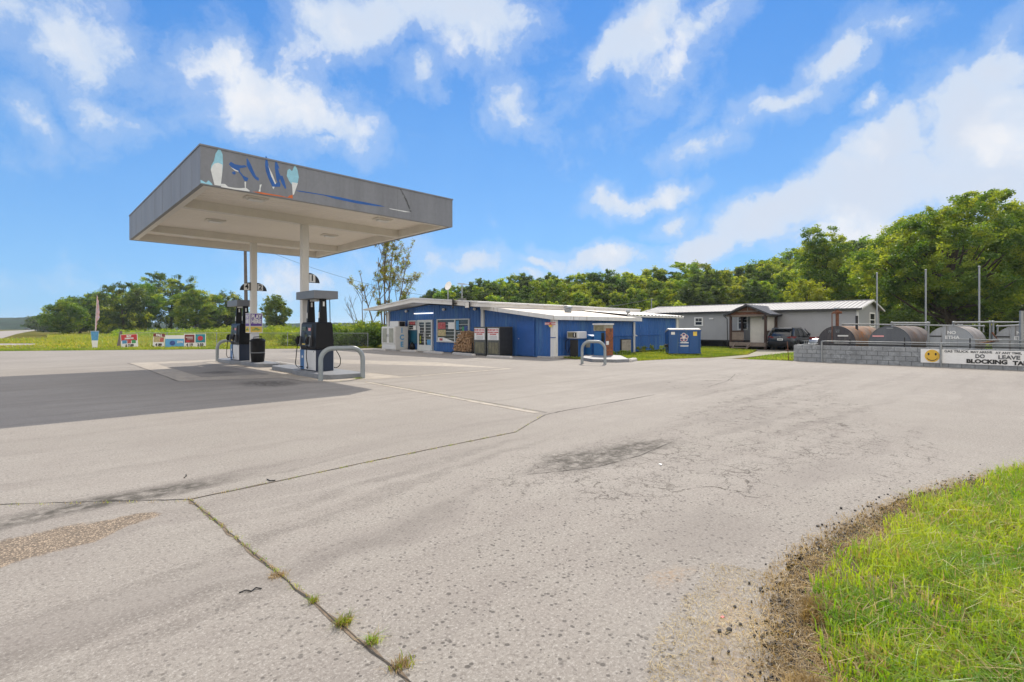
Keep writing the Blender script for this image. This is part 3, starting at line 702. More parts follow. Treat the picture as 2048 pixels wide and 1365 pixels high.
hedge(1210, 1260, 30.5, 32.0, [(1210, .2), (1260, .2)], 16, ['lawn_leaf'], 76, 'weeds at the foot of the side wall', .06, 40, .15)
# ---------------------------------------------------------------- fuel canopy
CX0, CX1, CY0, CY1, CZ0, CZ1 = 3.4, 11.58, 15.15, 26.9, 5.345, 6.355
cano = thing('fuel_canopy', 'large grey flat fuel canopy with torn blue and orange graphics over the pumps', 'canopy', (7.49, 21.0, 0))
b = B(); t = .10
b.box(CX0, CX1, CY0, CY0 + t, CZ0, CZ1); b.box(CX0, CX1, CY1 - t, CY1, CZ0, CZ1)
b.box(CX0, CX0 + t, CY0 + t, CY1 - t, CZ0, CZ1); b.box(CX1 - t, CX1, CY0 + t, CY1 - t, CZ0, CZ1)
part('fascia', b, 'canopy_grey', cano)
b = B()
for k in range(9):   # cap strip and panel seams of the fascia
    y = CY0 + 1.3 * k + .9
    b.box(CX0 - .004, CX0 + .01, y, y + .008, CZ0, CZ1)
for k in range(5):
    x = CX0 + 1.55 * k + 1.2
    b.box(x, x + .006, CY0 - .004, CY0 + .01, CZ0, CZ1)
b.box(CX0 - .02, CX1 + .02, CY0 - .02, CY0 + .03, CZ1 - .01, CZ1 + .035); b.box(CX0 - .02, CX0 + .03, CY0 + .03, CY1, CZ1 - .01, CZ1 + .035)
part('fascia_trim', b, 'canopy_grey', cano)
b = B()
zc = CZ0 + .30; n = 38
for k in range(n):    # deck pans run along x
    y0 = CY0 + .28 + (CY1 - CY0 - .56) * k / n; y1 = CY0 + .28 + (CY1 - CY0 - .56) * (k + 1) / n
    b.add([(CX0 + .28, y0, zc), (CX1 - .28, y0, zc), (CX1 - .28, y1 - .06, zc), (CX0 + .28, y1 - .06, zc), (CX0 + .28, y1 - .03, zc + .04), (CX1 - .28, y1 - .03, zc + .04), (CX0 + .28, y1, zc), (CX1 - .28, y1, zc)],
          [(0, 3, 2, 1), (3, 4, 5, 2), (4, 6, 7, 5)])
part('deck_soffit', b, 'deck_white', cano)
b = B(); b.box(CX0 + .1, CX1 - .1, CY0 + .1, CY1 - .1, zc + .3, zc + .36); part('roof', b, 'canopy_white', cano)
b = B()
for (x0, x1, y0, y1) in ((CX0 + .1, CX1 - .1, CY0 + .1, CY0 + .28), (CX0 + .1, CX1 - .1, CY1 - .28, CY1 - .1), (CX0 + .1, CX0 + .28, CY0 + .28, CY1 - .28), (CX1 - .28, CX1 - .1, CY0 + .28, CY1 - .28)):
    b.box(x0, x1, y0, y1, CZ0 + .015, zc + .05)
part('gutter_rim', b, 'canopy_white', cano)
for y in (18.6, 24.2):
    b = B(); b.box(CX0 + .28, CX1 - .28, y - .13, y + .13, zc - .28, zc + .001); part('beam', b, 'canopy_white', cano)
for y in (18.6, 24.2):
    b = B(); b.box(7.49 - .12, 7.49 + .12, y - .12, y + .12, .12, zc - .281)
    c_ = part('column', b, 'column_white', cano, bevel=.012)
for (x, y) in ((5.3, 16.9), (9.7, 16.9), (5.3, 21.4), (9.7, 21.4), (5.3, 25.6), (9.7, 25.6)):
    b = B(); b.box(x - .32, x + .32, y - .20, y + .20, zc - .05, zc - .003); f = part('light_fixture', b, 'canopy_white', cano, bevel=.01)
    b = B(); b.box(x - .22, x + .22, y - .14, y + .14, zc - .10, zc - .052); part('lens', b, 'label_white', f, bevel=.02)
# torn film left on the near face of the fascia, outlines on the real plane y = CY0
def decal(name, pts, mat, th=.004, off=0.0, par=cano, plane=CY0):
    poly = [FV(px, py, plane) for px, py in pts]
    b = B(); b.prism(poly, plane - th - off, plane - off + .002, 'y'); return part(name, b, mat, par)
decal('peeled_film', [(436.5, 299), (441, 300), (445, 309), (446, 330), (444, 350), (441.5, 372), (429, 370), (425, 355), (421.5, 340), (422.5, 332), (428, 322), (431, 308)], 'peel_aqua')
decal('peeled_film', [(428, 328), (436, 326), (445, 330), (444, 350), (441.2, 372.5), (429, 370.5), (425, 355), (421.5, 340), (424, 333)], 'peel_white', .005, .004)
decal('peeled_film', [(401, 360), (405, 362), (412, 366), (417, 361), (424, 368), (425, 371), (401, 366)], 'peel_aqua')
decal('peeled_film', [(584, 343), (588, 334), (590.5, 331), (595, 341), (597.5, 355), (595, 367), (588, 389), (585.5, 391), (584, 370), (578, 362), (573.5, 352), (575, 341), (579, 338)], 'peel_aqua')
decal('peeled_film', [(583.5, 365), (595.5, 367), (588, 389), (585.5, 391)], 'peel_white', .005, .004)
decal('torn_letter', [(457.5, 329), (461.5, 324), (470, 329), (482, 331.5), (490, 331), (494, 334.5), (486, 336), (479, 337), (480, 344), (487, 352), (497, 357), (494, 363), (489, 362), (484, 353), (476, 342.5), (471, 340), (464, 336)], 'peel_blue')
decal('torn_letter', [(493, 318), (494.5, 317), (501, 328), (506, 340), (512, 353), (518, 357), (517, 362), (511, 359), (505, 352), (498, 340), (493.5, 331)], 'peel_blue')
decal('torn_letter', [(464, 345), (469, 343), (472, 347), (469, 350), (465, 348)], 'peel_blue')
decal('torn_letter', [(531, 320), (535, 321), (537, 331), (541, 344), (548, 358), (551, 368), (558, 363), (561, 368), (560, 374), (545, 374), (541, 366), (536, 355), (531.5, 342), (530, 331)], 'peel_blue')
decal('torn_letter', [(550.5, 323), (553, 322.5), (556, 330), (559.5, 339), (555.5, 336), (558.5, 347), (561, 352), (565, 352), (569, 363), (572.5, 377), (570, 378), (564, 368), (560, 358), (556, 366), (553, 360), (551, 348), (549.5, 335)], 'peel_blue')
decal('torn_edge', [(536, 331), (539, 338), (545, 350), (552, 368), (550, 369), (542, 352)], 'peel_white', .006, .003)
decal('torn_edge', [(461, 334.5), (471, 340), (477, 342.5), (476, 344), (469, 341.5)], 'peel_white', .006, .003)
decal('peeled_film', [(442, 368), (450, 368.5), (456, 374), (470, 376.5), (482, 377), (492, 376), (500, 382.5), (498, 383.5), (470, 379.5), (442, 374.5)], 'peel_white')
decal('peeled_film', [(489, 364), (492, 364), (491.5, 377), (489.8, 377)], 'peel_white')
decal('peeled_film', [(519.5, 370), (523.5, 369), (521, 377), (521, 384), (517, 383.5), (519, 378)], 'peel_white')
decal('peeled_film', [(544, 374), (549, 374), (547, 379)], 'peel_white')
decal('orange_stripe', [(505, 383.6), (520, 384.5), (536, 387.5), (560, 391.5), (575, 395.5), (578, 392), (585, 390), (585.5, 397.4), (578, 396.4), (545, 391.5), (522, 388.2)], 'peel_orange')
decal('blue_gash', [(591, 381.5), (600, 382), (615, 384.3), (640, 388.5), (650, 390), (680, 395), (700, 399.5), (725, 404), (760, 411), (770, 414), (750, 412.5), (715, 407.5), (670, 398), (648, 391.5), (620, 387), (600, 384)], 'peel_blue')
decal('peeled_film', [(778, 417), (810, 422.5), (822, 425), (810, 424.5), (780, 418.5)], 'peel_white')
decal('scuff_mark', [(799, 376.5), (802, 378), (814, 400), (823, 424), (821, 425), (811, 402)], 'ink_faded', .003)
decal('torn_letter', [(531, 313), (533.5, 314), (535, 321), (531, 320)], 'peel_blue', .003)

def num_sign(name, y, x0, sgn, num, label, z0):
    w = .43
    o = thing(name, label, 'sign', (x0, y, z0), 0)
    pts = [(x0, z0)] + [(x0 + sgn * w * math.cos(a), z0 + .36 * math.sin(a)) for a in [R(k * 11.25) for k in range(9)]]
    b = B(); b.prism(pts, y - .015, y + .015, 'y'); part('board', b, 'dark_panel', o)
    cx = x0 + sgn * .155
    b = B(); b.box(cx - .11, cx + .11, y - .019, y - .0155, z0 + .02, z0 + .30); part('number_plate', b, 'label_white', o)
    write(num, .30, (cx, y - .021, z0 + .16), -90, 'ink_black', o, bold=.008)
num_sign('number_sign', 18.6, 7.615, 1, '1', 'dark quarter-round sign reading one on the near column', 3.27)
num_sign('number_sign', 24.2, 7.615, 1, '2', 'dark quarter-round sign reading two, right of the far column', 3.26)
num_sign('number_sign', 24.2, 7.365, -1, '4', 'dark quarter-round sign reading four, left of the far column', 3.26)

ps = thing('lottery_sign', 'purple and yellow two-sided PLAY HERE lottery sign on the far column', 'sign', (7.30, 24.02, 1.4))
def play_panel(c, w, facing, z0=1.40, z1=2.27):
    a = R(facing); nx, ny = math.cos(a), math.sin(a); tx, ty = -ny, nx
    zc_ = (z0 + z1) / 2
    b = B(); b.obox((c[0], c[1], zc_), (.012, w, z1 - z0), a); p = part('board', b, 'label_white', ps)
    b = B(); b.obox((c[0] + nx * .008, c[1] + ny * .008, z1 - .03 - .27), (.006, w - .05, .54), a); part('purple_field', b, 'poster_purple', p)
    b = B(); b.obox((c[0] + nx * .008, c[1] + ny * .008, z0 + .03 + .125), (.006, w - .05, .25), a); part('yellow_field', b, 'label_yellow', p)
    e = (c[0] + nx * .013, c[1] + ny * .013)
    write('PLAY\nHERE', .245, (e[0], e[1], z1 - .27), facing, 'label_white', p, bold=.012, sx=.72)
    write('LOTTERY', .085, (e[0], e[1], z0 + .13), facing, 'poster_green', p, bold=.003, sx=.9)
    b = B(); b.obox((e[0], e[1], z0 + .20), (.004, .13, .04), a); part('emblem', b, 'poster_green', p)
play_panel((7.55, 24.03), .52, -90)
play_panel((7.28, 24.30), .52, 180)

# ---------------------------------------------------------------- islands
def dogbone(name, pts, z1, mat, label, loc):
    b = B(); b.prism(pts, -.02, z1, 'z'); return single(name, b, mat, label, 'kerb island', loc, bevel=.02)
def arc(cx, cy, r, a0, a1, n=8, ry=None): return [(cx + r * math.cos(R(a0 + (a1 - a0) * k / n)), cy + (ry or r) * math.sin(R(a0 + (a1 - a0) * k / n))) for k in range(n + 1)]
isl = arc(7.25, 15.75, .42, 180, 270, 6) + arc(7.95, 15.6, .28, 270, 360, 4) + [(8.22, 17.6), (8.15, 18.0), (7.98, 18.3)] + arc(7.49, 20.5, .46, 0, 180, 10) + [(7.02, 18.5), (6.9, 18.1), (6.83, 17.6)]
dogbone('pump_island', isl, .15, 'island_grey', 'grey concrete kerb island under the nearer fuel pump', (7.49, 17.9, 0))
isl2 = [(x, 42.9 - y) for x, y in isl][::-1]
isl2 = [(x, y if y > 24 else y) for x, y in isl2]
dogbone('pump_island', isl2, .15, 'island_grey', 'grey concrete kerb island under the farther fuel pump', (7.49, 25.0, 0))
def stop_block(name, cx, cy, L, label, mat='concrete_white', rz=90, w=.17, h=.12, group=None):
    b = B(); rings = []
    for (xx, ww, hh) in ((-L / 2, w * .7, h * .5), (-L / 2 + .08, w, h), (L / 2 - .08, w, h), (L / 2, w * .7, h * .5)):
        rings.append([(xx, -ww, -.01), (xx, ww, -.01), (xx, ww * .9, hh * .6), (xx, ww * .5, hh), (xx, -ww * .5, hh), (xx, -ww * .9, hh * .6)])
    b.loft(rings)
    o = part(name, b, mat, None, local=True, bevel=.01); o.location = (cx, cy, .006); o.rotation_euler = (0, 0, R(rz))
    return tag(o, label, 'parking stop', group)
stop_block('parking_stop', 8.25, 22.6, 2.5, 'worn grey parking block lying between the two pump islands', rz=88)

# ---------------------------------------------------------------- hoop barriers
def hoop(p0, p1, h, r, label):
    p0 = Vector((*p0, 0)); p1 = Vector((*p1, 0)); d = (p1 - p0); L = d.length; d.normalize(); rr = min(.36, L * .33)
    pts = [p0 + Vector((0, 0, -.02)), p0 + Vector((0, 0, h - rr))]
    for k in range(1, 8): a = R(90 * k / 8); pts.append(p0 + d * (rr - rr * math.cos(a)) + Vector((0, 0, h - rr + rr * math.sin(a))))
    pts.append(p0 + d * rr + Vector((0, 0, h))); pts.append(p1 - d * rr + Vector((0, 0, h)))
    for k in range(1, 8): a = R(90 * k / 8); pts.append(p1 - d * (rr - rr * math.sin(a)) + Vector((0, 0, h - rr + rr * math.cos(a))))
    pts += [p1 + Vector((0, 0, h - rr)), p1 + Vector((0, 0, -.02))]
    b = B(); b.tube(pts, r, 14); single('hoop_barrier', b, 'bollard_grey', label, 'barrier', tuple((p0 + p1) / 2), smooth=True)
hoop((6.62, 15.22), (7.92, 15.05), .98, .072, 'grey steel hoop barrier in front of the nearer fuel pump')
hoop((7.0, 27.95), (8.1, 27.9), .98, .072, 'grey steel hoop barrier at the far end of the farther island')
hoop((18.28, 14.36), (18.75, 13.45), 1.0, .066, 'grey steel hoop barrier in front of the rusty kerosene pump')

# ---------------------------------------------------------------- fuel pumps
def make_pump(label):
    p = thing('fuel_pump', label, 'fuel pump', (0, 0, 0))
    b = B(); b.box(-.305, .305, -.65, .65, 0, .72); part('cabinet', b, 'pump_navy', p, local=True, bevel=.008)
    for s in (-1, 1):
        x0, x1 = sorted((s * .306, s * .322))
        b = B(); b.box(x0, x1, .30, .642, .03, .70); part('blue_panel', b, 'pump_blue', p, local=True, bevel=.004)
        b = B(); b.box(x0, x1, -.642, .296, .03, .70); q_ = part('white_panel', b, 'pump_white', p, local=True, bevel=.004)
        b = B(); b.cyl((s * .322, -.50, .66), (s * .328, -.50, .66), .018); part('panel_lock', b, 'ink_black', q_, local=True)
        b = B(); b.box(*sorted((s * .322, s * .325)), .40, .50, .42, .50); part('meter_plate', b, 'label_white', p, local=True)
    b = B()   # head tapers a little and leans back
    b.loft([[(-.30, -.62, .72), (.30, -.62, .72), (.30, .62, .72), (-.30, .62, .72)], [(-.32, -.645, .80), (.32, -.645, .80), (.32, .645, .80), (-.32, .645, .80)],
            [(-.28, -.63, 1.60), (.28, -.63, 1.60), (.28, .63, 1.60), (-.28, .63, 1.60)], [(-.24, -.60, 1.66), (.24, -.60, 1.66), (.24, .60, 1.66), (-.24, .60, 1.66)]])
    part('head', b, 'black_plastic', p, local=True, bevel=.012)
    for s in (-1, 1):
        def fx(z): return s * (.322 - .04 * (z - .8) / .8)
        b = B(); b.loft([[(fx(.82), -.36, .82), (fx(.82) + s * .05, -.33, .84), (fx(.82) + s * .05, .50, .84), (fx(.82), .53, .82)], [(fx(1.58), -.36, 1.58), (fx(1.58) + s * .03, -.33, 1.56), (fx(1.58) + s * .03, .50, 1.56), (fx(1.58), .53, 1.58)]])
        bez = part('bezel', b, 'dark_panel', p, local=True, bevel=.006)
        for (y0, y1, z0, z1, mt, nm) in ((.10, .44, 1.36, 1.50, 'screen', 'display'), (-.02, .12, 1.12, 1.24, 'screen', 'display'), (.16, .30, 1.02, 1.30, 'dark_panel', 'card_reader'),
                                         (-.27, -.10, 1.36, 1.46, 'label_pink', 'price_label'), (.10, .36, .86, .92, 'label_yellow', 'warning_label'), (-.30, -.17, 1.10, 1.20, 'label_white', 'notice')):
            x = fx((z0 + z1) / 2) + s * .044
            b = B(); b.box(*sorted((x - s * .02, x + s * .006)), y0, y1, z0, z1); part(nm, b, mt, bez, local=True)
        for (yy) in (.60, -.24):   # nozzle boots
            b = B(); b.obox((s * .345, yy, 1.0), (.07, .12, .34), 0, 0, -s * .12)
            part('nozzle_boot', b, 'pump_grey', p, local=True, bevel=.012)
        for yy in (.60, -.24):
            b = B()
            b.tube([(s * .40, yy, 1.16), (s * .44, yy, 1.06), (s * .43, yy, .90)], [.045, .055, .040], 10)
            b.tube([(s * .40, yy, 1.13), (s * .34, yy, 1.18), (s * .31, yy, 1.12)], [.025, .018, .015], 8)
            b.tube([(s * .46, yy, 1.08), (s * .50, yy, 1.02), (s * .46, yy, .90)], .012, 6)
            part('nozzle', b, 'black_plastic', p, local=True, smooth=True)
            b = B(); d = .10 if yy > 0 else -.12
            pts = [(s * .43, yy, .90), (s * .455, yy, .70), (s * .47, yy + d * .3, .42), (s * .46, yy + d * .9, .20), (s * .42, yy - d * .1, .09), (s * .38, yy - d * 1.6, .12), (s * .33, yy - d * 2.2, .10)]
            if s > 0: pts = [(s * .45, yy, .88), (s * .60, yy, .66), (s * .74, yy, .40), (s * .72, yy - .02, .16), (s * .56, yy - .02, .06), (s * .42, yy - .02, .18), (s * .42, yy - .02, .52), (s * .40, yy - .03, .86), (s * .37, yy - .03, 1.2), (s * .36, yy * .95, 2.45)]
            # smooth the hose with a Catmull-Rom curve
            q_ = [Vector(a) for a in pts]; q_ = [q_[0]] + q_ + [q_[-1]]; out = []
            for i in range(1, len(q_) - 2):
                for k in range(6):
                    tt = k / 6; a, c, d_, e = q_[i - 1], q_[i], q_[i + 1], q_[i + 2]
                    out.append(.5 * ((2 * c) + (d_ - a) * tt + (2 * a - 5 * c + 4 * d_ - e) * tt * tt + (3 * c - a - 3 * d_ + e) * tt ** 3))
            out.append(q_[-1]); b.tube(out, .0145, 7); part('hose', b, 'black_plastic', p, local=True, smooth=True)
    for yy in (-.49, .49):
        b = B(); b.loft([[(-.14, yy - .07, 1.64), (.13, yy - .07, 1.64), (.13, yy + .07, 1.64), (-.14, yy + .07, 1.64)], [(-.10, yy - .06, 2.46), (.10, yy - .06, 2.46), (.10, yy + .06, 2.46), (-.10, yy + .06, 2.46)]])
        tw = part('tower', b, 'black_plastic', p, local=True, bevel=.01)
        b = B(); b.box(-.142, -.134, yy - .03, yy + .03, 1.80, 2.00); part('tower_label', b, 'label_white', tw, local=True)
        b = B(); b.box(-.03, .03, yy - .072, yy - .060, 2.20, 2.36); part('tower_label', b, 'label_white', tw, local=True)
    b = B(); b.box(-.42, .42, -.76, .76, 2.45, 2.72); cr = part('crown', b, 'pump_grey', p, local=True, bevel=.012)
    b = B(); b.box(-.12, .12, -.30, .30, 2.39, 2.449); part('valance_light', b, 'label_white', cr, local=True, bevel=.01)
    return p
p1 = make_pump('nearer black fuel pump with blue and white base panels and grey crown')
p1.location = (7.475, 17.5, .15)
copy_tree(p1, loc=(7.42, 25.55, .15), rz=0, label='farther black fuel pump partly behind the column and trash can')
# trash can in front of the far column
tc_ = thing('trash_can', 'round black trash can with a grey band beside the far pump', 'trash can', (7.42, 23.42, .15))
b = B(); b.loft([[(r_ * math.cos(2 * math.pi * k / 20), r_ * math.sin(2 * math.pi * k / 20), z) for k in range(20)] for (r_, z) in ((.24, 0), (.255, .03), (.285, .35), (.29, .60), (.29, .86), (.30, .90))])
part('bin_body', b, 'black_plastic', tc_, smooth=True, local=True)
b = B(); b.loft([[(r_ * math.cos(2 * math.pi * k / 20), r_ * math.sin(2 * math.pi * k / 20), z) for k in range(20)] for (r_, z) in ((.284, .385), (.300, .39), (.301, .425), (.286, .43))])
part('band', b, 'pump_grey', tc_, smooth=True, local=True)
b = B(); b.loft([[(r_ * math.cos(2 * math.pi * k / 20), r_ * math.sin(2 * math.pi * k / 20), z) for k in range(20)] for (r_, z) in ((.31, .88), (.31, .93), (.22, 1.0), (.10, 1.02))])
lid = part('lid', b, 'black_plastic', tc_, smooth=True, local=True)
b = B(); b.tube([(-.2, -.12, .95), (-.2, -.12, 1.07), (.1, -.2, 1.10), (.1, -.2, .95)], .018, 6); part('handle', b, 'black_plastic', lid, local=True)
# a paper bag of washer tools behind (windshield caddy)
cd = thing('squeegee_caddy', 'small light grey washer box on the far column above the trash can', 'caddy', (7.50, 24.05, 1.15))
b = B(); b.box(7.36, 7.64, 23.92, 24.08, 1.12, 1.38); part('box', b, 'pump_white', cd, bevel=.02)

# ---------------------------------------------------------------- the blue shop
SX, SY0, SYM, SY1 = 20.85, 18.3, 24.1, 35.4
shop = thing('convenience_store', 'long low blue ribbed-metal store with white roof edges and glass doors', 'store', (28, 26, 0))
def ribbed(name, axis, at, a0, a1, ztop, z0=.0, out=-1, parent=shop, mat='shop_blue', pitch=.30, skip=()):
    """ribbed sheet wall on the plane axis = at, from a0 to a1, ztop(a) its upper edge, out: side its ribs stand to"""
    b = B(); a = a0; pts = [(a0, 0.0)]
    while a < a1 - 1e-6:
        e = min(a + pitch, a1)
        for (k, d) in ((.66, 0), (.74, .028), (.92, .028), (1.0, 0)):
            pts.append((a + (e - a) * k, d))
        a = e
    V = []
    for (p, d) in pts:
        q_ = at + out * d
        V.append(((q_, p, z0) if axis == 'x' else (p, q_, z0))); V.append(((q_, p, ztop(p)) if axis == 'x' else (p, q_, ztop(p))))
    n = len(pts); b.add(V, [(2 * i, 2 * i + 2, 2 * i + 3, 2 * i + 1) for i in range(n - 1)])
    return part(name, b, mat, parent)
def zfront(y):
    if y < SYM: return 2.20 + (y - SY0) / (SYM - SY0) * .70
    return 2.90 + .35 * (1 - abs(y - 29.75) / 5.65)
ribbed('front_wall', 'x', SX, SY0, SY1, zfront)
ribbed('side_wall', 'y', SY0, SX, 28.6, lambda x: 2.10)
ribbed('rear_wing_wall', 'y', 19.4, 28.6, 36.4, lambda x: 2.42)
ribbed('left_wall', 'y', SY1, SX, 36.4, lambda x: 2.88, out=1)
ribbed('end_wall', 'x', 36.4, 19.4, SY1, lambda y: 2.42 if y < 23 else 2.88, out=1)
b = B(); b.box(28.58, 28.62, SY0, 19.4, 0, 2.1); part('wall_return', b, 'shop_blue', shop)
b = B(); b.box(28.6, 36.4, SYM - .02, SYM + .02, 2.0, 2.9); b.box(SX, 28.6, SYM - .02, SYM + .02, 1.9, 2.9); part('clerestory_wall', b, 'white_trim', shop)
# main roof: low gable running along x, deep overhang in front
RX0, RX1, RYr, RYl, RYa = 19.4, 37.0, 23.0, 36.7, 29.75
b = B()
def ra(y, low=0): # roof upper surface
    return 3.67 - (abs(y - RYa) / (RYl - RYa if y > RYa else RYa - RYr)) * (.60 if y > RYa else .50)
prof_t = [(RYr, ra(RYr)), (RYa, 3.67), (RYl, ra(RYl))]
prof_b = [(RYl, ra(RYl) - .09), (34.5, 2.98), (RYa, 3.36), (25.5, 3.06), (RYr, 2.87)]
b.prism(prof_t + prof_b, RX0, RX1, 'x'); part('main_roof', b, 'roof_white', shop)
b = B()
b.prism([(RYr - .03, ra(RYr) + .02), (RYa, 3.70), (RYl + .05, ra(RYl) + .02), (RYl + .05, ra(RYl) - .04), (RYa, 3.62), (RYr - .03, ra(RYr) - .05)], RX0 - .05, RX0 - .002, 'x')
b.prism([(RYr - .03, 2.90), (25.5, 3.09), (RYa, 3.40), (34.5, 3.02), (34.5, 2.99), (RYa, 3.36), (25.5, 3.06), (RYr - .03, 2.86)], RX0 - .03, RX0 - .002, 'x')
b.box(RX0, RX1, RYr - .05, RYr - .002, 3.08, 3.18); part('roof_edge_trim', b, 'white_trim', shop)
# lean-to roof, sloping to the side wall
b = B()
def lr(y): return 2.17 + (y - 18.0) / 6.1 * .72
b.prism([(18.0, lr(18.0) + .09), (24.08, lr(24.08) + .09), (24.08, lr(24.08) + .0), (18.0, lr(18.0) + .0)], 20.55, 29.0, 'x'); part('lean_to_roof', b, 'roof_streaked', shop)
b = B()
b.prism([(17.93, lr(18.0) - .12), (17.93, lr(18.0) + .10), (18.0, lr(18.0) + .12), (24.0, lr(24.0) + .12), (24.0, lr(24.0) - .11), (18.0, lr(18.0) - .12)], 20.48, 20.549, 'x')
b.box(20.549, 29.05, 17.93, 17.998, lr(18.0) - .12, lr(18.0) + .10); b.box(29.002, 29.05, 18.0, 24.0, 2.1, 2.3); part('lean_to_fascia', b, 'white_trim', shop)
for k in range(14):
    pass
# rear wing roof with corrugated edge
b = B(); V = []; n = 96
for i in range(n + 1):
    x = 29.3 + (36.9 - 29.3) * i / n; dz = .03 * math.sin(i * 1.05)
    V += [(x, 19.1, 2.52 + dz), (x, 23.9, 2.98 + dz)]
b.add(V, [(2 * i, 2 * i + 2, 2 * i + 3, 2 * i + 1) for i in range(n)]); part('wing_roof', b, 'roof_white', shop)
b = B(); b.box(29.3, 36.9, 19.12, 19.2, 2.36, 2.47); b.box(36.85, 36.9, 19.2, 23.9, 2.36, 2.5); part('wing_fascia', b, 'white_trim', shop)
b = B(); b.box(36.2, 36.55, 19.33, 19.52, 0, 2.42); part('corner_trim', b, 'white_trim', shop)
# white trims and the pillars
b = B(); b.box(20.72, 20.84, SYM - .13, SYM + .13, 0, 2.93); part('pilaster', b, 'white_trim', shop)
b = B(); b.box(20.66, 20.98, 18.13, 18.38, 0, 2.12); part('corner_pillar', b, 'white_trim', shop)
b = B(); b.box(20.72, 20.84, 35.2, 35.5, 0, 2.86); part('pilaster', b, 'white_trim', shop)
b = B(); b.tube([(28.55, 18.2, 2.0), (28.55, 18.2, .06)], .07, 8); b.tube([(28.55, 18.2, 1.2), (28.75, 18.1, 1.1)], .03, 6); part('downpipe', b, 'white_trim', shop)
b = B(); b.tube([(20.64, 18.5, 1.10), (20.64, 18.08, 1.10), (21.0, 18.2, 1.12), (28.5, 18.2, 1.12)], .022, 6); part('conduit', b, 'shop_blue_trim', shop)
b = B(); b.tube([(28.7, 19.3, 1.12), (34.0, 19.3, 1.12)], .022, 6); part('conduit', b, 'shop_blue_trim', shop)
b = B(); b.box(20.6, 23.9, 17.95, 18.25, -.01, .09); b.box(20.5, 20.72, 18.0, 19.2, -.01, .07); part('footing', b, 'concrete_white', shop)
# glazed doors
dy1, dz = FU(837, 640, 20.8)[0], 2.19; dy0 = FU(866, 640, 20.8)[0]
door = thing('x', 'x', 'x'); bpy.data.objects.remove(door)
b = B(); b.box(20.70, 20.84, dy0 + .001, dy0 + .07, 0, dz); b.box(20.70, 20.84, dy1 - .07, dy1 - .001, 0, dz); b.box(20.70, 20.84, dy0 + .07, dy1 - .07, dz - .08, dz); b.box(20.5, 20.84, dy0 - .2, dy1 + .2, -.01, .05)
part('door_frame', b, 'door_white', shop)
ym = (dy0 + dy1) / 2
for (a, c, hs) in ((ym + .004, dy1 - .074, -1), (dy0 + .074, ym - .004, 1)):
    b = B(); b.box(20.72, 20.78, a, a + .07, .06, dz - .09); b.box(20.72, 20.78, c - .07, c, .06, dz - .09); b.box(20.72, 20.78, a + .07, c - .07, dz - .17, dz - .09); b.box(20.72, 20.78, a + .07, c - .07, .06, .42)
    dr = part('door', b, 'door_white', shop)
    b = B(); b.box(20.752, 20.762, a + .07, c - .07, .42, dz - .17); part('glass', b, 'window_glass', dr)
    b = B()
    for k in range(7): b.box(20.744, 20.7515, a + .07, c - .07, .62 + k * .205, .645 + k * .205)
    part('security_bars', b, 'bar_white', dr)
    hy = a + .035 if hs < 0 else c - .035
    b = B(); b.tube([(20.72, hy, 1.0), (20.66, hy, 1.0), (20.66, hy, 1.3), (20.72, hy, 1.3)], .014, 6); part('handle', b, 'steel', dr)
    if hs < 0:
        b = B(); b.box(20.735, 20.743, c - .42, c - .12, .46, 1.22); st_ = part('sticker', b, 'ink_black', dr)
        for i, ch in enumerate('ATM'): write(ch, .20, (20.731, c - .27, .98 - i * .19), 180, 'poster_lime', st_, bold=.008)
        b = B(); b.box(20.735, 20.743, c - .16, c - .02, 1.25, 1.75); part('notice', b, 'label_white', dr)
    else:
        b = B(); b.box(20.735, 20.743, a + .10, a + .55, .44, .80); part('sticker', b, 'poster_blue', dr)
        b = B(); b.box(20.735, 20.743, a + .16, a + .30, 1.02, 1.12); part('notice', b, 'label_white', dr)
# windows
def shop_window(y0, y1, z0, z1, mull, bars, posters):
    b = B(); f = .06
    b.box(20.70, 20.83, y0, y0 + f, z0, z1); b.box(20.70, 20.83, y1 - f, y1, z0, z1); b.box(20.70, 20.83, y0 + f, y1 - f, z1 - f, z1); b.box(20.68, 20.83, y0 + f, y1 - f, z0, z0 + f)
    for m_ in mull: b.box(20.70, 20.80, m_ - .05, m_ + .05, z0 + f, z1 - f)
    w = part('window', b, 'door_white', shop)
    b = B(); b.box(20.77, 20.79, y0 + f, y1 - f, z0 + f, z1 - f); part('glass', b, 'window_glass', w)
    b = B(); n = int((z1 - z0) / bars)
    for k in range(1, n): b.box(20.755, 20.7695, y0 + f, y1 - f, z0 + k * bars, z0 + k * bars + .028)
    part('security_bars', b, 'bar_white', w)
    for i, (a, c, e, g_, mt) in enumerate(posters):
        b = B(); b.box(20.742 - i * .0006, 20.7505 - i * .0006, a, c, e, g_); part('poster', b, mt, w)
    return w
wy1, wz1 = FU(875, 638.5, 20.78); wy0, _ = FU(939, 638, 20.78)
wm = FU(911, 650, 20.78)[0]
Lw = wy1 - wy0
win = shop_window(wy0, wy1, .66, 2.22, [wm], .235, [(wy1 - .95, wy1 - .10, 1.55, 2.0, 'poster_red'), (wy1 - .98, wy1 - .12, 1.08, 1.5, 'poster_brown'), (wm + .05, wm + .75, 1.55, 2.0, 'label_white'),
             (wm - .40, wm - .10, 1.5, 2.1, 'poster_blue'), (wy0 + .15, wy0 + .50, 1.35, 1.75, 'poster_navy'), (wy0 + .5, wy0 + .7, 1.4, 1.7, 'poster_green'), (wy0 + .55, wm - .30, .72, 1.25, 'label_white')])
b = B(); b.add([(20.735, wy1 - .08, .73), (20.735, wm + .15, .73), (20.735, wm + .55, .82), (20.735, wy1 - .75, .98), (20.735, wy1 - .12, .98)], [(0, 1, 2, 3, 4)]); part('banner', b, 'label_white', win)
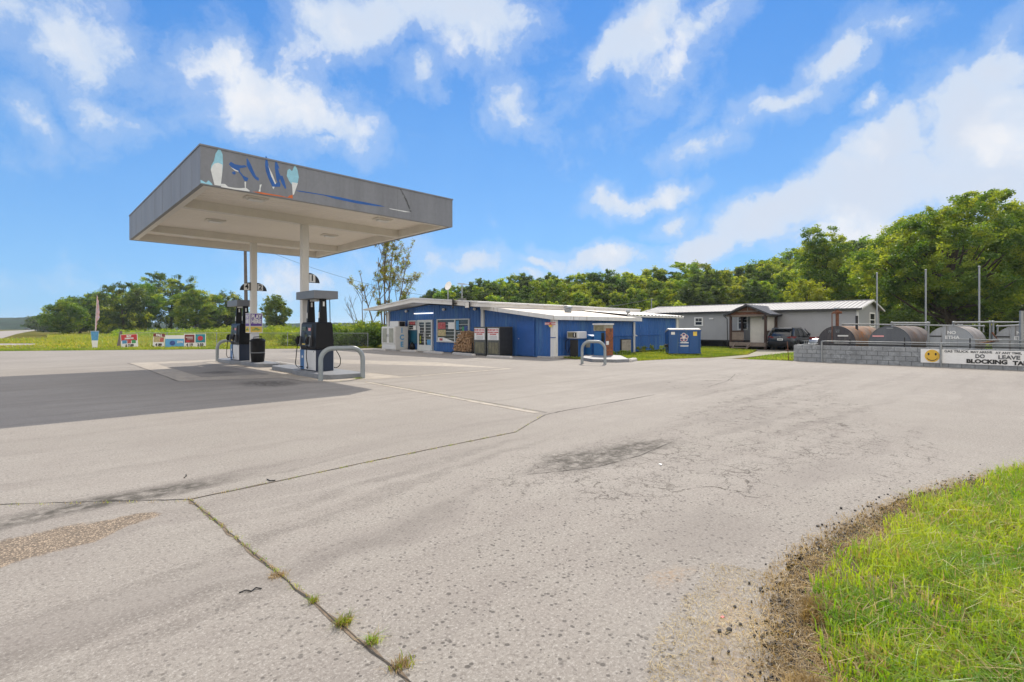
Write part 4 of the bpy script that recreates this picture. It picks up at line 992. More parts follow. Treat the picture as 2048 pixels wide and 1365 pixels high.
b = B(); b.box(20.728, 20.734, wy1 - .65, wy1 - .30, .76, .92); part('poster', b, 'poster_red', win)
ly1, ly0 = FU(817.5, 650, 20.78)[0], FU(834, 650, 20.78)[0]
w2 = shop_window(ly0, ly1, 1.47, 2.16, [], .16, [(ly0 + .06, ly0 + .45, 1.52, 1.78, 'label_white'), (ly0 + .2, ly1 - .15, 1.88, 2.08, 'poster_red')])
b = B(); b.box(20.76, 20.815, ly0, ly1, .50, 1.45); part('infill_board', b, 'teal_board', shop)
# plain side door in the lean-to front
a0, a1 = FU(1036, 650, 20.8)[0], FU(1068, 650, 20.8)[0]
b = B(); b.box(20.775, 20.81, a1, a0, .05, 1.98); b.box(20.765, 20.82, a1 - .05, a1, .05, 2.03); b.box(20.765, 20.82, a0, a0 + .05, .05, 2.03); b.box(20.765, 20.82, a1, a0, 1.985, 2.03)
sd = part('side_door', b, 'shop_blue_trim', shop); b = B(); b.sphere((20.755, a0 - .1, 1.0), .03, 8); part('handle', b, 'steel', sd)
# lights under the eave
y_, z_ = FU(847, 622, 20.7)
def mkglow(): glow('tube_lit', (1, .98, .95), 1.1)
mkglow()
tl = thing('tube_light', 'long lit white tube light over the store doors', 'light', (20.78, y_, 2.66))
b = B(); b.box(20.70, 20.82, FU(865, 622, 20.75)[0], FU(829, 622, 20.75)[0], 2.63, 2.69); part('tube', b, 'tube_lit', tl)
def dome(px, py, label):
    y, z = FU(px, py, 20.7); o = thing('wall_lamp', label, 'lamp', (20.8, y, z))
    b = B(); b.sphere((20.68, y, z), .10, 10); part('lamp_globe', b, 'label_white', o, smooth=True)
    b = B(); b.cyl((20.74, y, z), (20.82, y, z), .07); part('lamp_base', b, 'ink_black', o)
dome(812.5, 623, 'white round wall lamp left of the store doors'); dome(887.5, 619.5, 'white round wall lamp right of the store doors')
dome(949.5, 618.5, 'small white wall lamp near the white pilaster')
def flood(px, py, x, rz, label, slats):
    y, z = FU(px, py, x); o = thing('flood_light', label, 'flood light', (x, y, z), 0)
    w, h = .40, (.62 if slats else .36)
    b = B(); b.obox((x - .10, y, z), (.07, w, h), R(rz)); hs = part('housing', b, 'ink_black', o, bevel=.01)
    n = 4 if slats else 1; d = Vector((-math.cos(R(rz)), -math.sin(R(rz)), 0)) * .037
    for k in range(n):
        hh = h / n - .03; zz = z - h / 2 + h * (k + .5) / n
        b = B(); b.obox((x - .10 + d.x, y + d.y, zz), (.012, w - .05, hh), R(rz)); part('lens', b, 'old_tin' if slats else 'canopy_white', hs)
    b = B(); b.tube([(x - .07, y, z), (x + .03, y - .25 if slats else y, z - (.0 if slats else .3))], .03, 6); part('arm', b, 'ink_black', o)
flood(908.5, 607.5, 19.35, -42, 'upright four-panel flood light on the store roof edge', True)
flood(937.5, 610.5, 19.35, 0, 'square flood light on the store roof edge beside the four-panel one', False)
# rooftop things
def at_roof(px, py, x): return FU(px, py, x)
def antenna(px, ptop, kind, label):
    y, z = FU(px, 603, 22.0); y2, zt = FU(px, ptop, 22.0)
    o = thing('roof_antenna', label, 'antenna', (22.0, y, 3.5)); b = B(); b.cyl((22, y, 3.4), (22, y, zt), .035, n=8); part('mast', b, 'galvanised', o)
    if kind == 'dish':
        b = B(); rings = []
        for (r_, d) in ((.02, .08), (.16, .05), (.28, 0), (.29, .01), (.16, .06), (.02, .10)):
            rings.append([(r_ * .75 * math.cos(2 * math.pi * k / 16), d, r_ * 1.1 * math.sin(2 * math.pi * k / 16)) for k in range(16)])
        b.loft(rings); M = Matrix.Translation((21.9, y - .15, zt - .12)) @ Matrix.Rotation(R(-50), 4, 'Z') @ Matrix.Rotation(R(28), 4, 'Y')
        b.v = [tuple(M @ Vector(p)) for p in b.v]; part('reflector', b, 'label_white', o, smooth=True)
    else:
        b = B()
        b.cyl((21.75, y - .55, zt - .03), (22.1, y + .30, zt + .12), .018, n=6)
        for k in range(7): f = k / 6; c_ = Vector((21.75, y - .55, zt - .03)).lerp(Vector((22.1, y + .30, zt + .12)), f); b.cyl((c_.x - .3 + .1 * f, c_.y + .12, c_.z), (c_.x + .3 - .1 * f, c_.y - .12, c_.z), .012, n=5)
        part('elements', b, 'galvanised', o)
    b = B(); b.box(21.8, 22.2, y - .22, y + .22, 3.40, 3.66); part('base_block', b, 'cage_metal', o)
antenna(896, 569, 'dish', 'white dish antenna standing on the store roof')
antenna(924, 570, 'yagi', 'thin-armed metal antenna on the store roof beside the dish')
x_, z_ = FV(1136, 626, 21.0)
vt = thing('roof_vent', 'grey box vent with curved hood on the low store roof', 'roof vent', (x_, 21.0, 2.6))
b = B(); b.box(x_ - .17, x_ + .17, 20.85, 21.15, 2.5, 2.86); part('duct', b, 'galvanised', vt)
b = B(); b.prism([(20.80, 2.87)] + [(21.0 - .20 * math.cos(R(k * 22.5)), 2.87 + .18 * math.sin(R(k * 22.5))) for k in range(1, 8)] + [(21.20, 2.87)], x_ - .21, x_ + .21, 'x'); part('hood', b, 'galvanised', vt)
hc = thing('conduit_head', 'small metal service head at the roof joint of the store', 'service head', (29.3, 19.3, 2.5))
b = B(); b.sphere((29.15, 19.05, 2.70), .14, 8); b.cyl((29.15, 19.1, 2.4), (29.15, 19.1, 2.7), .05, n=8); part('cap', b, 'galvanised', hc)

# ice freezer
ic = thing('ice_freezer', 'white two-door outdoor ice freezer with blue ICE on its side', 'ice freezer', (19.95, 33.0, 0))
ix0, ix1, iy0, iy1 = 19.4, 20.45, 32.05, 33.95
b = B(); b.box(ix0, ix1, iy0, iy1, .08, 1.72); b.box(ix0 + .05, ix1 - .05, iy0 + .05, iy1 - .05, 0, .079); part('cabinet', b, 'ice_white', ic, bevel=.015)
for (y0, y1) in ((iy0 + .05, iy0 + .93), (iy0 + .97, iy1 - .05)):
    b = B(); b.box(ix0 - .05, ix0 - .002, y0, y1, .48, 1.68); d_ = part('door', b, 'ice_white', ic, bevel=.01)
    b = B(); b.box(ix0 - .056, ix0 - .049, y0 + .13, y1 - .13, .56, 1.60); part('window_panel', b, 'ice_glass', d_)
    b = B(); hy = y1 - .06 if y0 < iy0 + .5 else y0 + .06; b.tube([(ix0 - .05, hy, 1.0), (ix0 - .09, hy, 1.0), (ix0 - .09, hy, 1.15), (ix0 - .05, hy, 1.15)], .012, 6); part('handle', b, 'ink_black', d_)
for i, ch in enumerate('ICE'): write(ch, .50, (19.93, iy0 - .004, 1.43 - i * .50), -90, 'ice_blue', ic, bold=.02)
ac = thing('window_unit', 'boxy white and black cooling unit sitting on top of the ice freezer', 'cooling unit', (20.0, 33.0, 1.72))
b = B(); b.box(19.9, 20.5, 32.5, 33.7, 1.725, 2.12); bx_ = part('casing', b, 'ice_white', ac, bevel=.015)
b = B(); b.box(20.0, 20.45, 32.47, 32.499, 1.76, 2.08); part('grille', b, 'ink_black', bx_); b = B(); b.cyl((20.0, 32.36, 1.83), (20.3, 32.36, 1.83), .09, n=12); part('motor', b, 'black_plastic', ac)

# propane exchange cages
def cage(label):
    o = thing('propane_cage', label, 'propane cage')
    b = B(); b.box(0, 1.0, 0, 1.07, .08, 1.66); part('body', b, 'cage_side', o, local=True, bevel=.01)
    b = B(); b.box(-.03, -.001, .0, 1.07, .06, 1.68); part('front_frame', b, 'cage_metal', o, local=True)
    b = B(); b.box(-.036, -.031, .10, .97, .14, .78); part('lower_door', b, 'cage_amber', o, local=True)
    b = B()
    for k in range(9): b.box(-.046, -.037, .10, .97, .16 + k * .072, .168 + k * .072)
    for k in range(4): b.box(-.054, -.047, .10 + k * .285, .115 + k * .285, .14, .80)
    part('mesh_bars', b, 'cage_metal', o, local=True)
    b = B(); b.box(-.045, -.0365, .07, 1.0, .92, 1.60); pl = part('sign_panel', b, 'label_white', o, local=True)
    
    for (s_, sz, z, mt) in (('BLAIR GAS CO.', .135, 1.50, 'label_red'), ('PROPANE CYLINDER', .095, 1.36, 'label_red'), ('EXCHANGE', .10, 1.25, 'label_red')):
        me = text(s_, sz, bold=.004); me.transform(Matrix.Translation((-.049, .535, z)) @ Matrix.Rotation(R(-90), 4, 'Z') @ Matrix.Rotation(R(90), 4, 'X')); link_mesh('lettering', me, mt, pl)
    b = B()
    for k in range(5): b.box(-.048, -.0455, .20, .86 - .08 * (k % 2), 1.14 - k * .045, 1.15 - k * .045)
    part('small_print', b, 'ink_faded', pl, local=True)
    b = B(); b.box(-.0, 1.0, .0, 1.07, 1.661, 1.69); part('top', b, 'cage_metal', o, local=True)
    b = B(); [b.box(x, x + .08, y, y + .08, 0, .079) for x in (.02, .9) for y in (.02, .96)]; part('feet', b, 'ink_black', o, local=True)
    return o
cg = cage('grey propane exchange cage next to the firewood pile'); cg.location = (19.62, 22.47, 0)
copy_tree(cg, loc=(19.62, 21.27, 0), label='grey propane exchange cage nearest the lean-to door')
hs_ = thing('wall_sticker', 'small white shield-shaped sign on the wall behind the firewood', 'sign', (20.80, 24.35, 1.2))
b = B(); b.prism([(24.2, 1.42), (24.55, 1.42), (24.58, 1.25), (24.42, 1.02), (24.25, 1.1)], 20.70, 20.715, 'x'); part('board', b, 'label_white', hs_)
# firewood
wp = thing('firewood_rack', 'heaped brown split firewood in front of the store window', 'firewood', (20.2, 25.4, 0))
b = B(); rg = random.Random(12)
n = 0
def log(b, c, L, r, rx, ry_, seed):
    rg2 = random.Random(seed); k = rg2.choice((3, 4, 5)); a0 = rg2.random() * 6
    poly = [(r * rg2.uniform(.7, 1.2) * math.cos(a0 + 6.283 * i / k), r * rg2.uniform(.7, 1.2) * math.sin(a0 + 6.283 * i / k)) for i in range(k)]
    M = Matrix.Translation(c) @ Matrix.Rotation(rx, 4, 'Z') @ Matrix.Rotation(ry_, 4, 'Y'); o = len(b.v)
    b.prism(poly, -L / 2, L / 2, 'x'); 
    for i in range(o, len(b.v)): b.v[i] = tuple(M @ Vector(b.v[i]))
for iz in range(13):
    z = .22 + iz * .095; wdt = .98 - .55 * (iz / 12) ** 1.3
    for iy in range(int(wdt * 2 / .125)):
        y = 25.05 - wdt + .06 + iy * .125 + rg.uniform(-.03, .03) + (.12 if iz > 6 else 0)
        log(b, (20.12 + rg.uniform(-.08, .08) + .02 * iz, y, z + rg.uniform(-.02, .02)), .55, rg.uniform(.055, .085), rg.uniform(-.3, .3), rg.uniform(-.15, .15), iz * 50 + iy)
o_ = part('logs', b, 'wood_log', wp)
b = B(); b.box(19.85, 20.5, 24.05, 26.05, .02, .16); b.box(19.9, 19.95, 24.05, 24.1, .16, .7); part('pallet', b, 'ink_black', wp)
# parking stops in front
for (px0, py0, px1, py1, lab) in ((803, 703, 834, 705, 'white parking stop nearest the ice freezer'), (849, 706, 886, 708.5, 'white parking stop in front of the store doors'),
                                  (907, 709, 949, 713, 'white parking stop in front of the firewood'), (974, 715.5, 1024, 718, 'white parking stop in front of the propane cages')):
    a = G(px0, py0); c_ = G(px1, py1); L = math.hypot(a[0] - c_[0], a[1] - c_[1])
    stop_block('parking_stop', (a[0] + c_[0]) / 2, (a[1] + c_[1]) / 2, L, lab, rz=math.degrees(math.atan2(a[1] - c_[1], a[0] - c_[0])), h=.13, w=.14)
stop_block('parking_stop', 19.0, 33.6, 1.7, 'white parking stop at the foot of the ice freezer', rz=92, h=.1, w=.1)
stop_block('parking_stop', 18.0, 36.8, 2.6, 'pale kerb block left of the ice freezer by the brush', rz=110, h=.12, w=.14)
# black litter bag behind the ice freezer
bg_ = thing('trash_bag', 'small black bag on the ground right of the ice freezer', 'trash bag', (20.6, 31.75, 0))
b = B(); b.loft([[(20.58 + r_ * math.cos(2 * math.pi * k / 10), 31.72 + r_ * 1.1 * math.sin(2 * math.pi * k / 10) * (1 + .1 * math.sin(k * 3)), z) for k in range(10)] for (r_, z) in ((.12, 0), (.19, .1), (.2, .3), (.13, .45), (.04, .55), (.06, .62))])
part('bag', b, 'black_plastic', bg_, smooth=True)

# ---------------------------------------------------------------- beside the shop
sg = thing('corner_sign', 'small red and white sign strapped to the white corner pillar', 'sign', (20.63, 18.25, 1.8))
x0s = 20.60
b = B(); b.box(20.62, 20.64, 17.95, 18.75, 1.78, 1.92); bd = part('board', b, 'label_white', sg)
b = B(); b.box(20.612, 20.618, 17.98, 18.72, 1.865, 1.91); b.box(20.612, 20.618, 17.98, 18.72, 1.785, 1.815); part('stripe', b, 'label_red', bd)
write('AIR', .10, (20.608, 18.35, 1.84), 180, 'label_red', bd, bold=.003); b = B(); b.prism([(18.22, 1.777), (18.5, 1.777), (18.42, 1.66), (18.28, 1.66)], 20.62, 20.63, 'x'); part('tag', b, 'label_yellow', bd)
# kerosene-type pump 1: white-headed dispenser
kp = thing('kerosene_dispenser', 'dark blue dispenser with white box head numbered 1 by the side wall', 'dispenser', (21.9, 17.55, 0))
b = B(); b.box(21.65, 22.20, 17.25, 17.85, .02, 1.02); part('cabinet', b, 'dumpster_blue', kp, bevel=.015)
b = B(); b.box(21.642, 21.649, 17.27, 17.83, .06, .98); part('front_panel', b, 'ink_black', kp)
b = B(); b.box(21.55, 22.28, 17.18, 17.98, 1.05, 1.42); hd = part('head', b, 'pump_white', kp, bevel=.02)
b = B(); b.box(21.542, 21.549, 17.30, 17.92, 1.09, 1.38); part('dial_face', b, 'cage_amber', hd); b = B(); b.box(21.535, 21.5415, 17.32, 17.56, 1.10, 1.36); part('number_panel', b, 'ink_black', hd)
write('1', .24, (21.531, 17.44, 1.23), 180, 'label_white', hd, bold=.01)
b = B(); b.tube([(21.62, 17.9, 1.0), (21.55, 18.05, .9), (21.5, 18.05, .5), (21.55, 17.9, .25), (21.62, 17.8, .6)], .02, 7); part('hose', b, 'black_plastic', kp, smooth=True)
b = B(); b.cyl((21.75, 17.4, 1.0), (21.75, 17.4, 1.06), .04); b.cyl((22.1, 17.7, 1.0), (22.1, 17.7, 1.06), .04); part('posts', b, 'ink_black', kp)
nb = thing('newspaper_box', 'blue newspaper box with grey window between the two dispensers', 'newspaper box', (22.6, 17.25, 0))
b = B(); b.box(22.45, 22.90, 17.0, 17.45, .10, 1.12); part('box', b, 'old_blue', nb, bevel=.02)
b = B(); b.prism([(16.95, 1.121), (17.5, 1.121), (17.5, 1.17), (17.25, 1.25), (16.95, 1.17)], 22.42, 22.93, 'x'); part('hood', b, 'old_blue', nb)
b = B(); b.box(22.442, 22.449, 17.08, 17.38, .55, .98); part('window_panel', b, 'ice_glass', nb); b = B(); b.box(22.5, 22.85, 17.05, 17.4, .0, .099); part('foot', b, 'ink_black', nb)
rp = thing('old_fuel_dispenser', 'tall bright blue old fuel dispenser with rusty side panels', 'dispenser', (22.7, 16.35, 0))
b = B(); b.box(22.30, 22.95, 15.98, 16.72, .12, 1.42); part('cabinet', b, 'old_blue', rp, bevel=.012)
b = B(); b.box(22.32, 22.98, 15.955, 15.979, .12, 1.60); part('rust_panel', b, 'rust_bright', rp)
b = B(); b.box(22.24, 22.98, 15.96, 16.70, 1.46, 1.78); hd = part('head', b, 'old_tin', rp, bevel=.01)
b = B(); b.box(22.20, 23.02, 15.92, 16.74, 1.781, 1.86); part('cap', b, 'pump_white', hd)
b = B(); b.box(22.22, 22.239, 16.05, 16.62, 1.50, 1.74); part('dial_face', b, 'cage_amber', hd)
b = B(); b.box(22.27, 22.299, 16.02, 16.22, .78, 1.36); part('nozzle_recess', b, 'ink_black', rp)
b = B(); b.tube([(22.24, 16.12, 1.2), (22.20, 16.12, 1.0), (22.24, 16.12, .85), (22.22, 16.02, .5), (22.25, 15.93, .3), (22.35, 15.93, .45)], .022, 7); part('hose', b, 'black_plastic', rp, smooth=True)
b = B(); b.box(22.34, 22.55, 15.925, 15.95, .72, .92); part('paper_tag', b, 'label_white', rp); b = B(); b.box(22.3, 22.9, 16.0, 16.7, .001, .119); part('base', b, 'steel', rp)
ws = thing('warning_sign', 'small white warning sign with red heading on the side wall', 'sign', (24.3, 18.24, 1.9))
xs0, zs1 = FV(1198, 649, 18.24); xs1, zs0 = FV(1211, 660, 18.24)
b = B(); b.box(xs0, xs1, 18.22, 18.24, zs0 - .05, zs1 + .02); bd = part('board', b, 'label_white', ws); b = B(); b.box(xs0 + .03, xs1 - .03, 18.213, 18.219, zs1 - .10, zs1); part('heading', b, 'label_red', bd)
write('WARNING', .075, ((xs0 + xs1) / 2, 18.208, zs1 - .05), -90, 'label_white', bd)
b = B(); [b.box(xs0 + .05, xs1 - .06 - .03 * (k % 2), 18.214, 18.2195, zs0 + .02 + k * .05, zs0 + .032 + k * .05) for k in range(4)]; part('small_print', b, 'ink_faded', bd)
xv0, _ = FV(1241, 700, 18.24); xv1, _ = FV(1261, 700, 18.24)
vg = thing('wall_vent', 'weathered grey vent panel low on the blue side wall', 'vent', (xv0, 18.2, 0))
b = B(); b.box(xv0, xv1, 18.19, 18.25, .12, .92); fr = part('frame', b, 'ink_black', vg); b = B(); b.box(xv0 + .05, xv1 - .05, 18.17, 18.189, .14, .87); part('panel', b, 'concrete', vg)
b = B(); b.prism([(19.9, 15.5), (20.1, 14.2), (20.55, 13.35), (21.05, 13.4), (21.0, 14.6), (20.6, 15.7)], -.02, .16, 'z')
ki = single('pump_island', B().prism([(20.1, 15.75), (19.55, 14.75), (20.05, 13.75), (20.75, 13.5), (23.2, 15.6), (23.4, 16.9), (22.2, 17.3)], -.02, .15, 'z'), 'island_grey', 'low grey concrete island under the old blue dispenser', 'kerb island', (21.4, 15.4, 0), bevel=.02)
b = B(); b.box(20.2, 20.7, 13.0, 13.45, .0, .12)
stop_block('parking_stop', 21.35, 13.75, 1.3, 'short broken pale kerb stone at the end of the low island', rz=20, h=.14, w=.16)
# dumpster
dm = thing('dumpster', 'large dark blue dumpster with white lids and a star logo', 'dumpster', (29.6, 15.2, 0), 0)
dc = [G(1338, 711), G(1401, 711.5)]
DX, DY_ = G(1338, 710.5); EX, EY = G(1401, 711)
ang = math.atan2(EY - DY_, EX - DX); Ld = math.hypot(EX - DX, EY - DY_)
dm.location = (DX, DY_, 0); dm.rotation_euler = (0, 0, ang)
H = 1.62
b = B(); b.loft([[(.02, 0, .10), (Ld - .02, 0, .10), (Ld - .02, 1.5, .10), (.02, 1.5, .10)], [(0, 0, .3), (Ld, 0, .3), (Ld, 1.55, .3), (0, 1.55, .3)], [(0, 0, H - .12), (Ld, 0, H - .12), (Ld, 1.75, H - .30), (0, 1.75, H - .30)]])
part('bin_body', b, 'dumpster_blue', dm, local=True)
b = B()
for x in (.0, Ld * .32, Ld * .66, Ld - .07): b.box(x, x + .07, -.045, -.001, .10, H - .12)
b.box(-.03, Ld + .03, -.06, -.001, H - .20, H - .12); b.box(-.03, Ld + .03, -.05, -.001, .10, .17); part('ribs', b, 'dumpster_blue', dm, local=True)
for (x0, x1) in ((.0, Ld / 2 - .02), (Ld / 2 + .02, Ld)):
    b = B(); b.loft([[(x0, -.06, H - .115), (x1, -.06, H - .115), (x1, -.06, H - .07), (x0, -.06, H - .07)], [(x0, .8, H - .14), (x1, .8, H - .14), (x1, .8, H - .02), (x0, .8, H - .02)], [(x0, 1.78, H - .29), (x1, 1.78, H - .29), (x1, 1.78, H - .24), (x0, 1.78, H - .24)]]); part('lid', b, 'lid_white', dm, local=True)
b = B(); b.box(-.14, -.001, .35, .95, .45, .62); b.box(Ld + .001, Ld + .14, .35, .95, .45, .62); part('fork_pocket', b, 'ink_black', dm, local=True)
cxl, czl = Ld * .47, 1.05
b = B()
for k in range(5):
    a = R(90 + 72 * k); c_ = (cxl + .145 * math.cos(a), czl + .145 * math.sin(a))
    seg = [(c_[0] + .115 * math.cos(R(j * 30)), -.012, c_[1] + .115 * math.sin(R(j * 30))) for j in range(13)]; b.tube(seg, .017, 5)
lg = part('flower_logo', b, 'label_white', dm, local=True)
b = B()
for k in range(5):
    a = R(90 + 72 * k); c_ = (cxl + .145 * math.cos(a), czl + .145 * math.sin(a))
    b.tube([(c_[0] + .08 * math.cos(R(j * 30)), -.010, c_[1] + .08 * math.sin(R(j * 30))) for j in range(13)], .014, 5)
part('flower_inner', b, 'label_red', lg, local=True)
b = B(); b.prism([(cxl + (.12 if i % 2 == 0 else .05) * math.cos(R(90 + 36 * i)), czl + (.12 if i % 2 == 0 else .05) * math.sin(R(90 + 36 * i))) for i in range(10)], -.016, -.001, 'y'); part('star', b, 'label_white', lg, local=True)
b = B(); b.box(cxl - .28, cxl + .28, -.012, -.001, .71, .77); b.box(cxl - .28, cxl + .28, -.012, -.001, .56, .59); b.box(cxl - .26, cxl + .26, -.012, -.001, .51, .54); part('lettering', b, 'label_white', dm, local=True)
b = B(); b.box(.12, .34, -.012, -.001, 1.22, 1.38); part('sticker', b, 'label_white', dm, local=True)
b = B(); b.box(Ld - .42, Ld - .2, -.012, -.001, 1.15, 1.40); part('sticker', b, 'label_yellow', dm, local=True)
# ---------------------------------------------------------------- grey house with porch
HX, HXR, HXB, HY0, HY1, HZ0, HZ1 = 42.8, 46.2, 49.7, 9.0, 26.4, .62, 3.0
home = thing('mobile_home', 'long grey sided manufactured house with pale ribbed metal roof', 'house', (46, 17, 0))
def siding(name, p0, p1, z0, ztop, out, par=home, mat='siding_grey', c=.17):
    b = B(); dx, dy = out; z = z0
    while z < max(ztop(0), ztop(.5), ztop(1)) - .01:
        ts = [0, .5, 1]
        for t0, t1 in ((0, .5), (.5, 1)):
            q_ = []
            za0 = min(z, ztop(t0)); za1 = min(z, ztop(t1)); zb0 = min(z + c, ztop(t0)); zb1 = min(z + c, ztop(t1))
            if zb0 - za0 < .002 and zb1 - za1 < .002: continue
            P0 = (p0[0] + (p1[0] - p0[0]) * t0, p0[1] + (p1[1] - p0[1]) * t0); P1 = (p0[0] + (p1[0] - p0[0]) * t1, p0[1] + (p1[1] - p0[1]) * t1)
            o = .022
            b.add([(P0[0] + dx * o, P0[1] + dy * o, za0), (P1[0] + dx * o, P1[1] + dy * o, za1), (P1[0], P1[1], zb1), (P0[0], P0[1], zb0)], [(0, 1, 2, 3)])
            b.add([(P0[0], P0[1], za0), (P1[0], P1[1], za1), (P1[0] + dx * o, P1[1] + dy * o, za1), (P0[0] + dx * o, P0[1] + dy * o, za0)], [(0, 1, 2, 3)])
        z += c
    return part(name, b, mat, par)
siding('front_wall', (HX, HY0), (HX, HY1), HZ0, lambda t: HZ1, (-1, 0))
siding('gable_wall', (HX, HY0), (HXB, HY0), HZ0, lambda t: HZ1 + .62 * (1 - abs(t - .5) * 2), (0, -1))
siding('gable_wall', (HX, HY1), (HXB, HY1), HZ0, lambda t: HZ1 + .62 * (1 - abs(t - .5) * 2), (0, 1))
siding('rear_wall', (HXB, HY0), (HXB, HY1), HZ0, lambda t: HZ1, (1, 0))
b = B(); b.box(HX + .02, HXB - .02, HY0 + .02, HY1 - .02, .50, .64); part('chassis', b, 'trim_dark', home)
b = B()
for i in range(8):
    for x in (HX + .5, HXB - .6): b.box(x, x + .4, HY0 + .6 + i * 2.3, HY0 + 1.0 + i * 2.3, 0, .5)
b.box(HX + 1.2, HX + 1.25, HY0 + .1, HY1 - .1, 0, .5)
part('piers', b, 'ink_black', home)
b = B()
def mh_roof(x0, z0, x1, z1, y0, y1, nrib):
    b.add([(x0, y0, z0), (x0, y1, z0), (x1, y1, z1), (x1, y0, z1), (x0, y0, z0 - .05), (x0, y1, z0 - .05)], [(0, 1, 2, 3), (0, 4, 5, 1)])
    for k in range(nrib + 1):
        y = y0 + (y1 - y0 - .05) * k / nrib
        b.add([(x0, y, z0 + .001), (x0, y + .05, z0 + .001), (x1, y + .05, z1 + .001), (x1, y, z1 + .001), (x0, y + .012, z0 + .035), (x0, y + .038, z0 + .035), (x1, y + .038, z1 + .035), (x1, y + .012, z1 + .035)], [(0, 4, 7, 3), (4, 5, 6, 7), (5, 1, 2, 6), (0, 1, 5, 4)])
mh_roof(HX - .35, 3.03, HXR, 3.72, HY0 - .3, HY1 + .3, 60); mh_roof(HXB + .35, 3.03, HXR, 3.72, HY0 - .3, HY1 + .3, 60)
b.box(HXR - .1, HXR + .1, HY0 - .3, HY1 + .3, 3.725, 3.77); part('roof', b, 'metal_roof', home)
b = B(); b.box(HX - .38, HX - .352, HY0 - .3, HY1 + .3, 2.90, 3.02); b.box(HX - .34, HX + .0, HY0 - .25, HY1 + .25, 2.93, 2.96)
part('eave_trim', b, 'trim_dark', home)
b = B()
for s in (-1, 1):
    xe = HX - .38 if s < 0 else HXB + .38
    b.add([(xe, HY0 - .33, 3.03), (HXR, HY0 - .33, 3.74), (HXR, HY0 - .33, 3.62), (xe, HY0 - .33, 2.91), (xe, HY0 - .28, 3.03), (HXR, HY0 - .28, 3.74), (HXR, HY0 - .28, 3.62), (xe, HY0 - .28, 2.91)], [(0, 1, 2, 3), (7, 6, 5, 4), (0, 4, 5, 1), (3, 2, 6, 7)])
b.box(HX - .035, HX + .06, HY0 - .05, HY0 + .08, HZ0, HZ1 - .03)
part('gable_trim', b, 'white_trim', home)
def home_window(y0, y1, z0, z1, plane='x', ac=False, name='window'):
    def bx(a, c, e, g_, d0, d1):
        bb = B()
        if plane == 'x': bb.box(HX - d1, HX - d0, a, c, e, g_)
        else: bb.box(a, c, HY0 - d1, HY0 - d0, e, g_)
        return bb
    b = B(); f = .11
    for q_ in ((y0 - f, y0, z0 - f, z1 + f), (y1, y1 + f, z0 - f, z1 + f), (y0, y1, z1, z1 + f), (y0, y1, z0 - f, z0), (y0, y1, (z0 + z1) / 2 - .03, (z0 + z1) / 2 + .03)):
        k = bx(*q_, .02, .06); b.add(k.v, k.f)
    w = part('window', b, 'label_white', home); part('glass', bx(y0, y1, z0, z1, .025, .035), 'window_glass', w)
    if plane == 'x':
        k = bx((y0 + y1) / 2 - .01, (y0 + y1) / 2 + .01, (z0 + z1) / 2, z1, .036, .045); k2 = bx(y0, y1, z0 + .75 * (z1 - z0), z0 + .77 * (z1 - z0), .036, .045); k.add(k2.v, k2.f); part('glazing_bars', k, 'label_white', w)
    return w
a = FU(1391.5, 637.5, HX); c_ = FU(1404, 650, HX); home_window(c_[0], a[0], c_[1], a[1])
a = FU(1478, 634, HX); c_ = FU(1494, 658, HX); home_window(c_[0], a[0], c_[1], a[1])
a = FV(1739, 628, HY0); c_ = FV(1748, 652, HY0); home_window(a[0], c_[0], c_[1], a[1], 'y')
y_, z_ = FU(1423, 638, HX); b = B(); b.box(HX - .10, HX - .02, y_ - .18, y_ + .18, z_ - .05, z_ + .06); part('vent_cover', b, 'label_white', home)
# porch with a gable roof and enclosed entry
PX, PY0, PY1 = 40.35, 14.35, 16.95
po = thing('porch', 'dark wooden gabled entry porch with steps in front of the grey house', 'porch', (41.5, 15.6, 0))
for (x, y) in ((PX, PY0), (PX, PY1), (HX - .25, PY0), (HX - .25, PY1)):
    b = B(); b.box(x - .08, x + .08, y - .08, y + .08, 0, 2.62); part('post', b, 'porch_wood', po)
b = B(); b.box(PX - .1, HX - .07, PY0 - .1, PY1 + .1, .42, .50); part('deck', b, 'porch_wood', po)
b = B(); b.box(PX - .14, PX - .101, PY0 - .05, PY1 + .05, .22, .52); b.box(PX - .05, HX - .1, PY0 - .135, PY0 - .09, .30, .48); part('deck_skirt', b, 'porch_grey', po)
b = B()
for k in range(2): b.box(PX - .45 - .3 * k, PX - .15 - .3 * k + .02, 15.5, 16.5, .27 - .17 * k, .31 - .17 * k)
for y in (15.45, 16.52): b.prism([(PX - .15, .42), (PX - .15, .2), (PX - .75, 0), (PX - .8, .12)], y, y + .05, 'y')
part('steps', b, 'porch_grey', po)
b = B()
for (z0, z1) in ((1.32, 1.42), (.62, .68)):
    b.box(PX - .03, PX + .03, 15.95, PY1 - .085, z0, z1); b.box(PX + .08, HX - .35, PY1 - .03, PY1 + .03, z0, z1); b.box(PX + .08, HX - .35, PY0 - .03, PY0 + .03, z0, z1)
for k in range(14):
    x = PX + .2 + k * .15; b.box(x, x + .03, PY0 - .015, PY0 + .015, .68, 1.32); b.box(x, x + .03, PY1 - .015, PY1 + .015, .68, 1.32)
part('railing', b, 'porch_wood', po)
b = B(); b.box(PX - .02, PX + .02, 15.95, PY1 - .09, .70, 1.30); part('rail_panel', b, 'porch_grey', po)
b = B(); b.box(PX + .75, PX + .80, 14.5, 15.75, .50, 2.5); b.box(PX + .75, HX - .1, 14.45, 14.499, .5, 2.5); b.box(PX + .8, HX - .1, 15.70, 15.749, .5, 2.5); ew = part('entry_enclosure', b, 'porch_panel', po)
b = B(); b.box(PX + .735, PX + .749, 14.55, 14.68, .7, 2.25); part('door_gap', b, 'ink_black', ew)
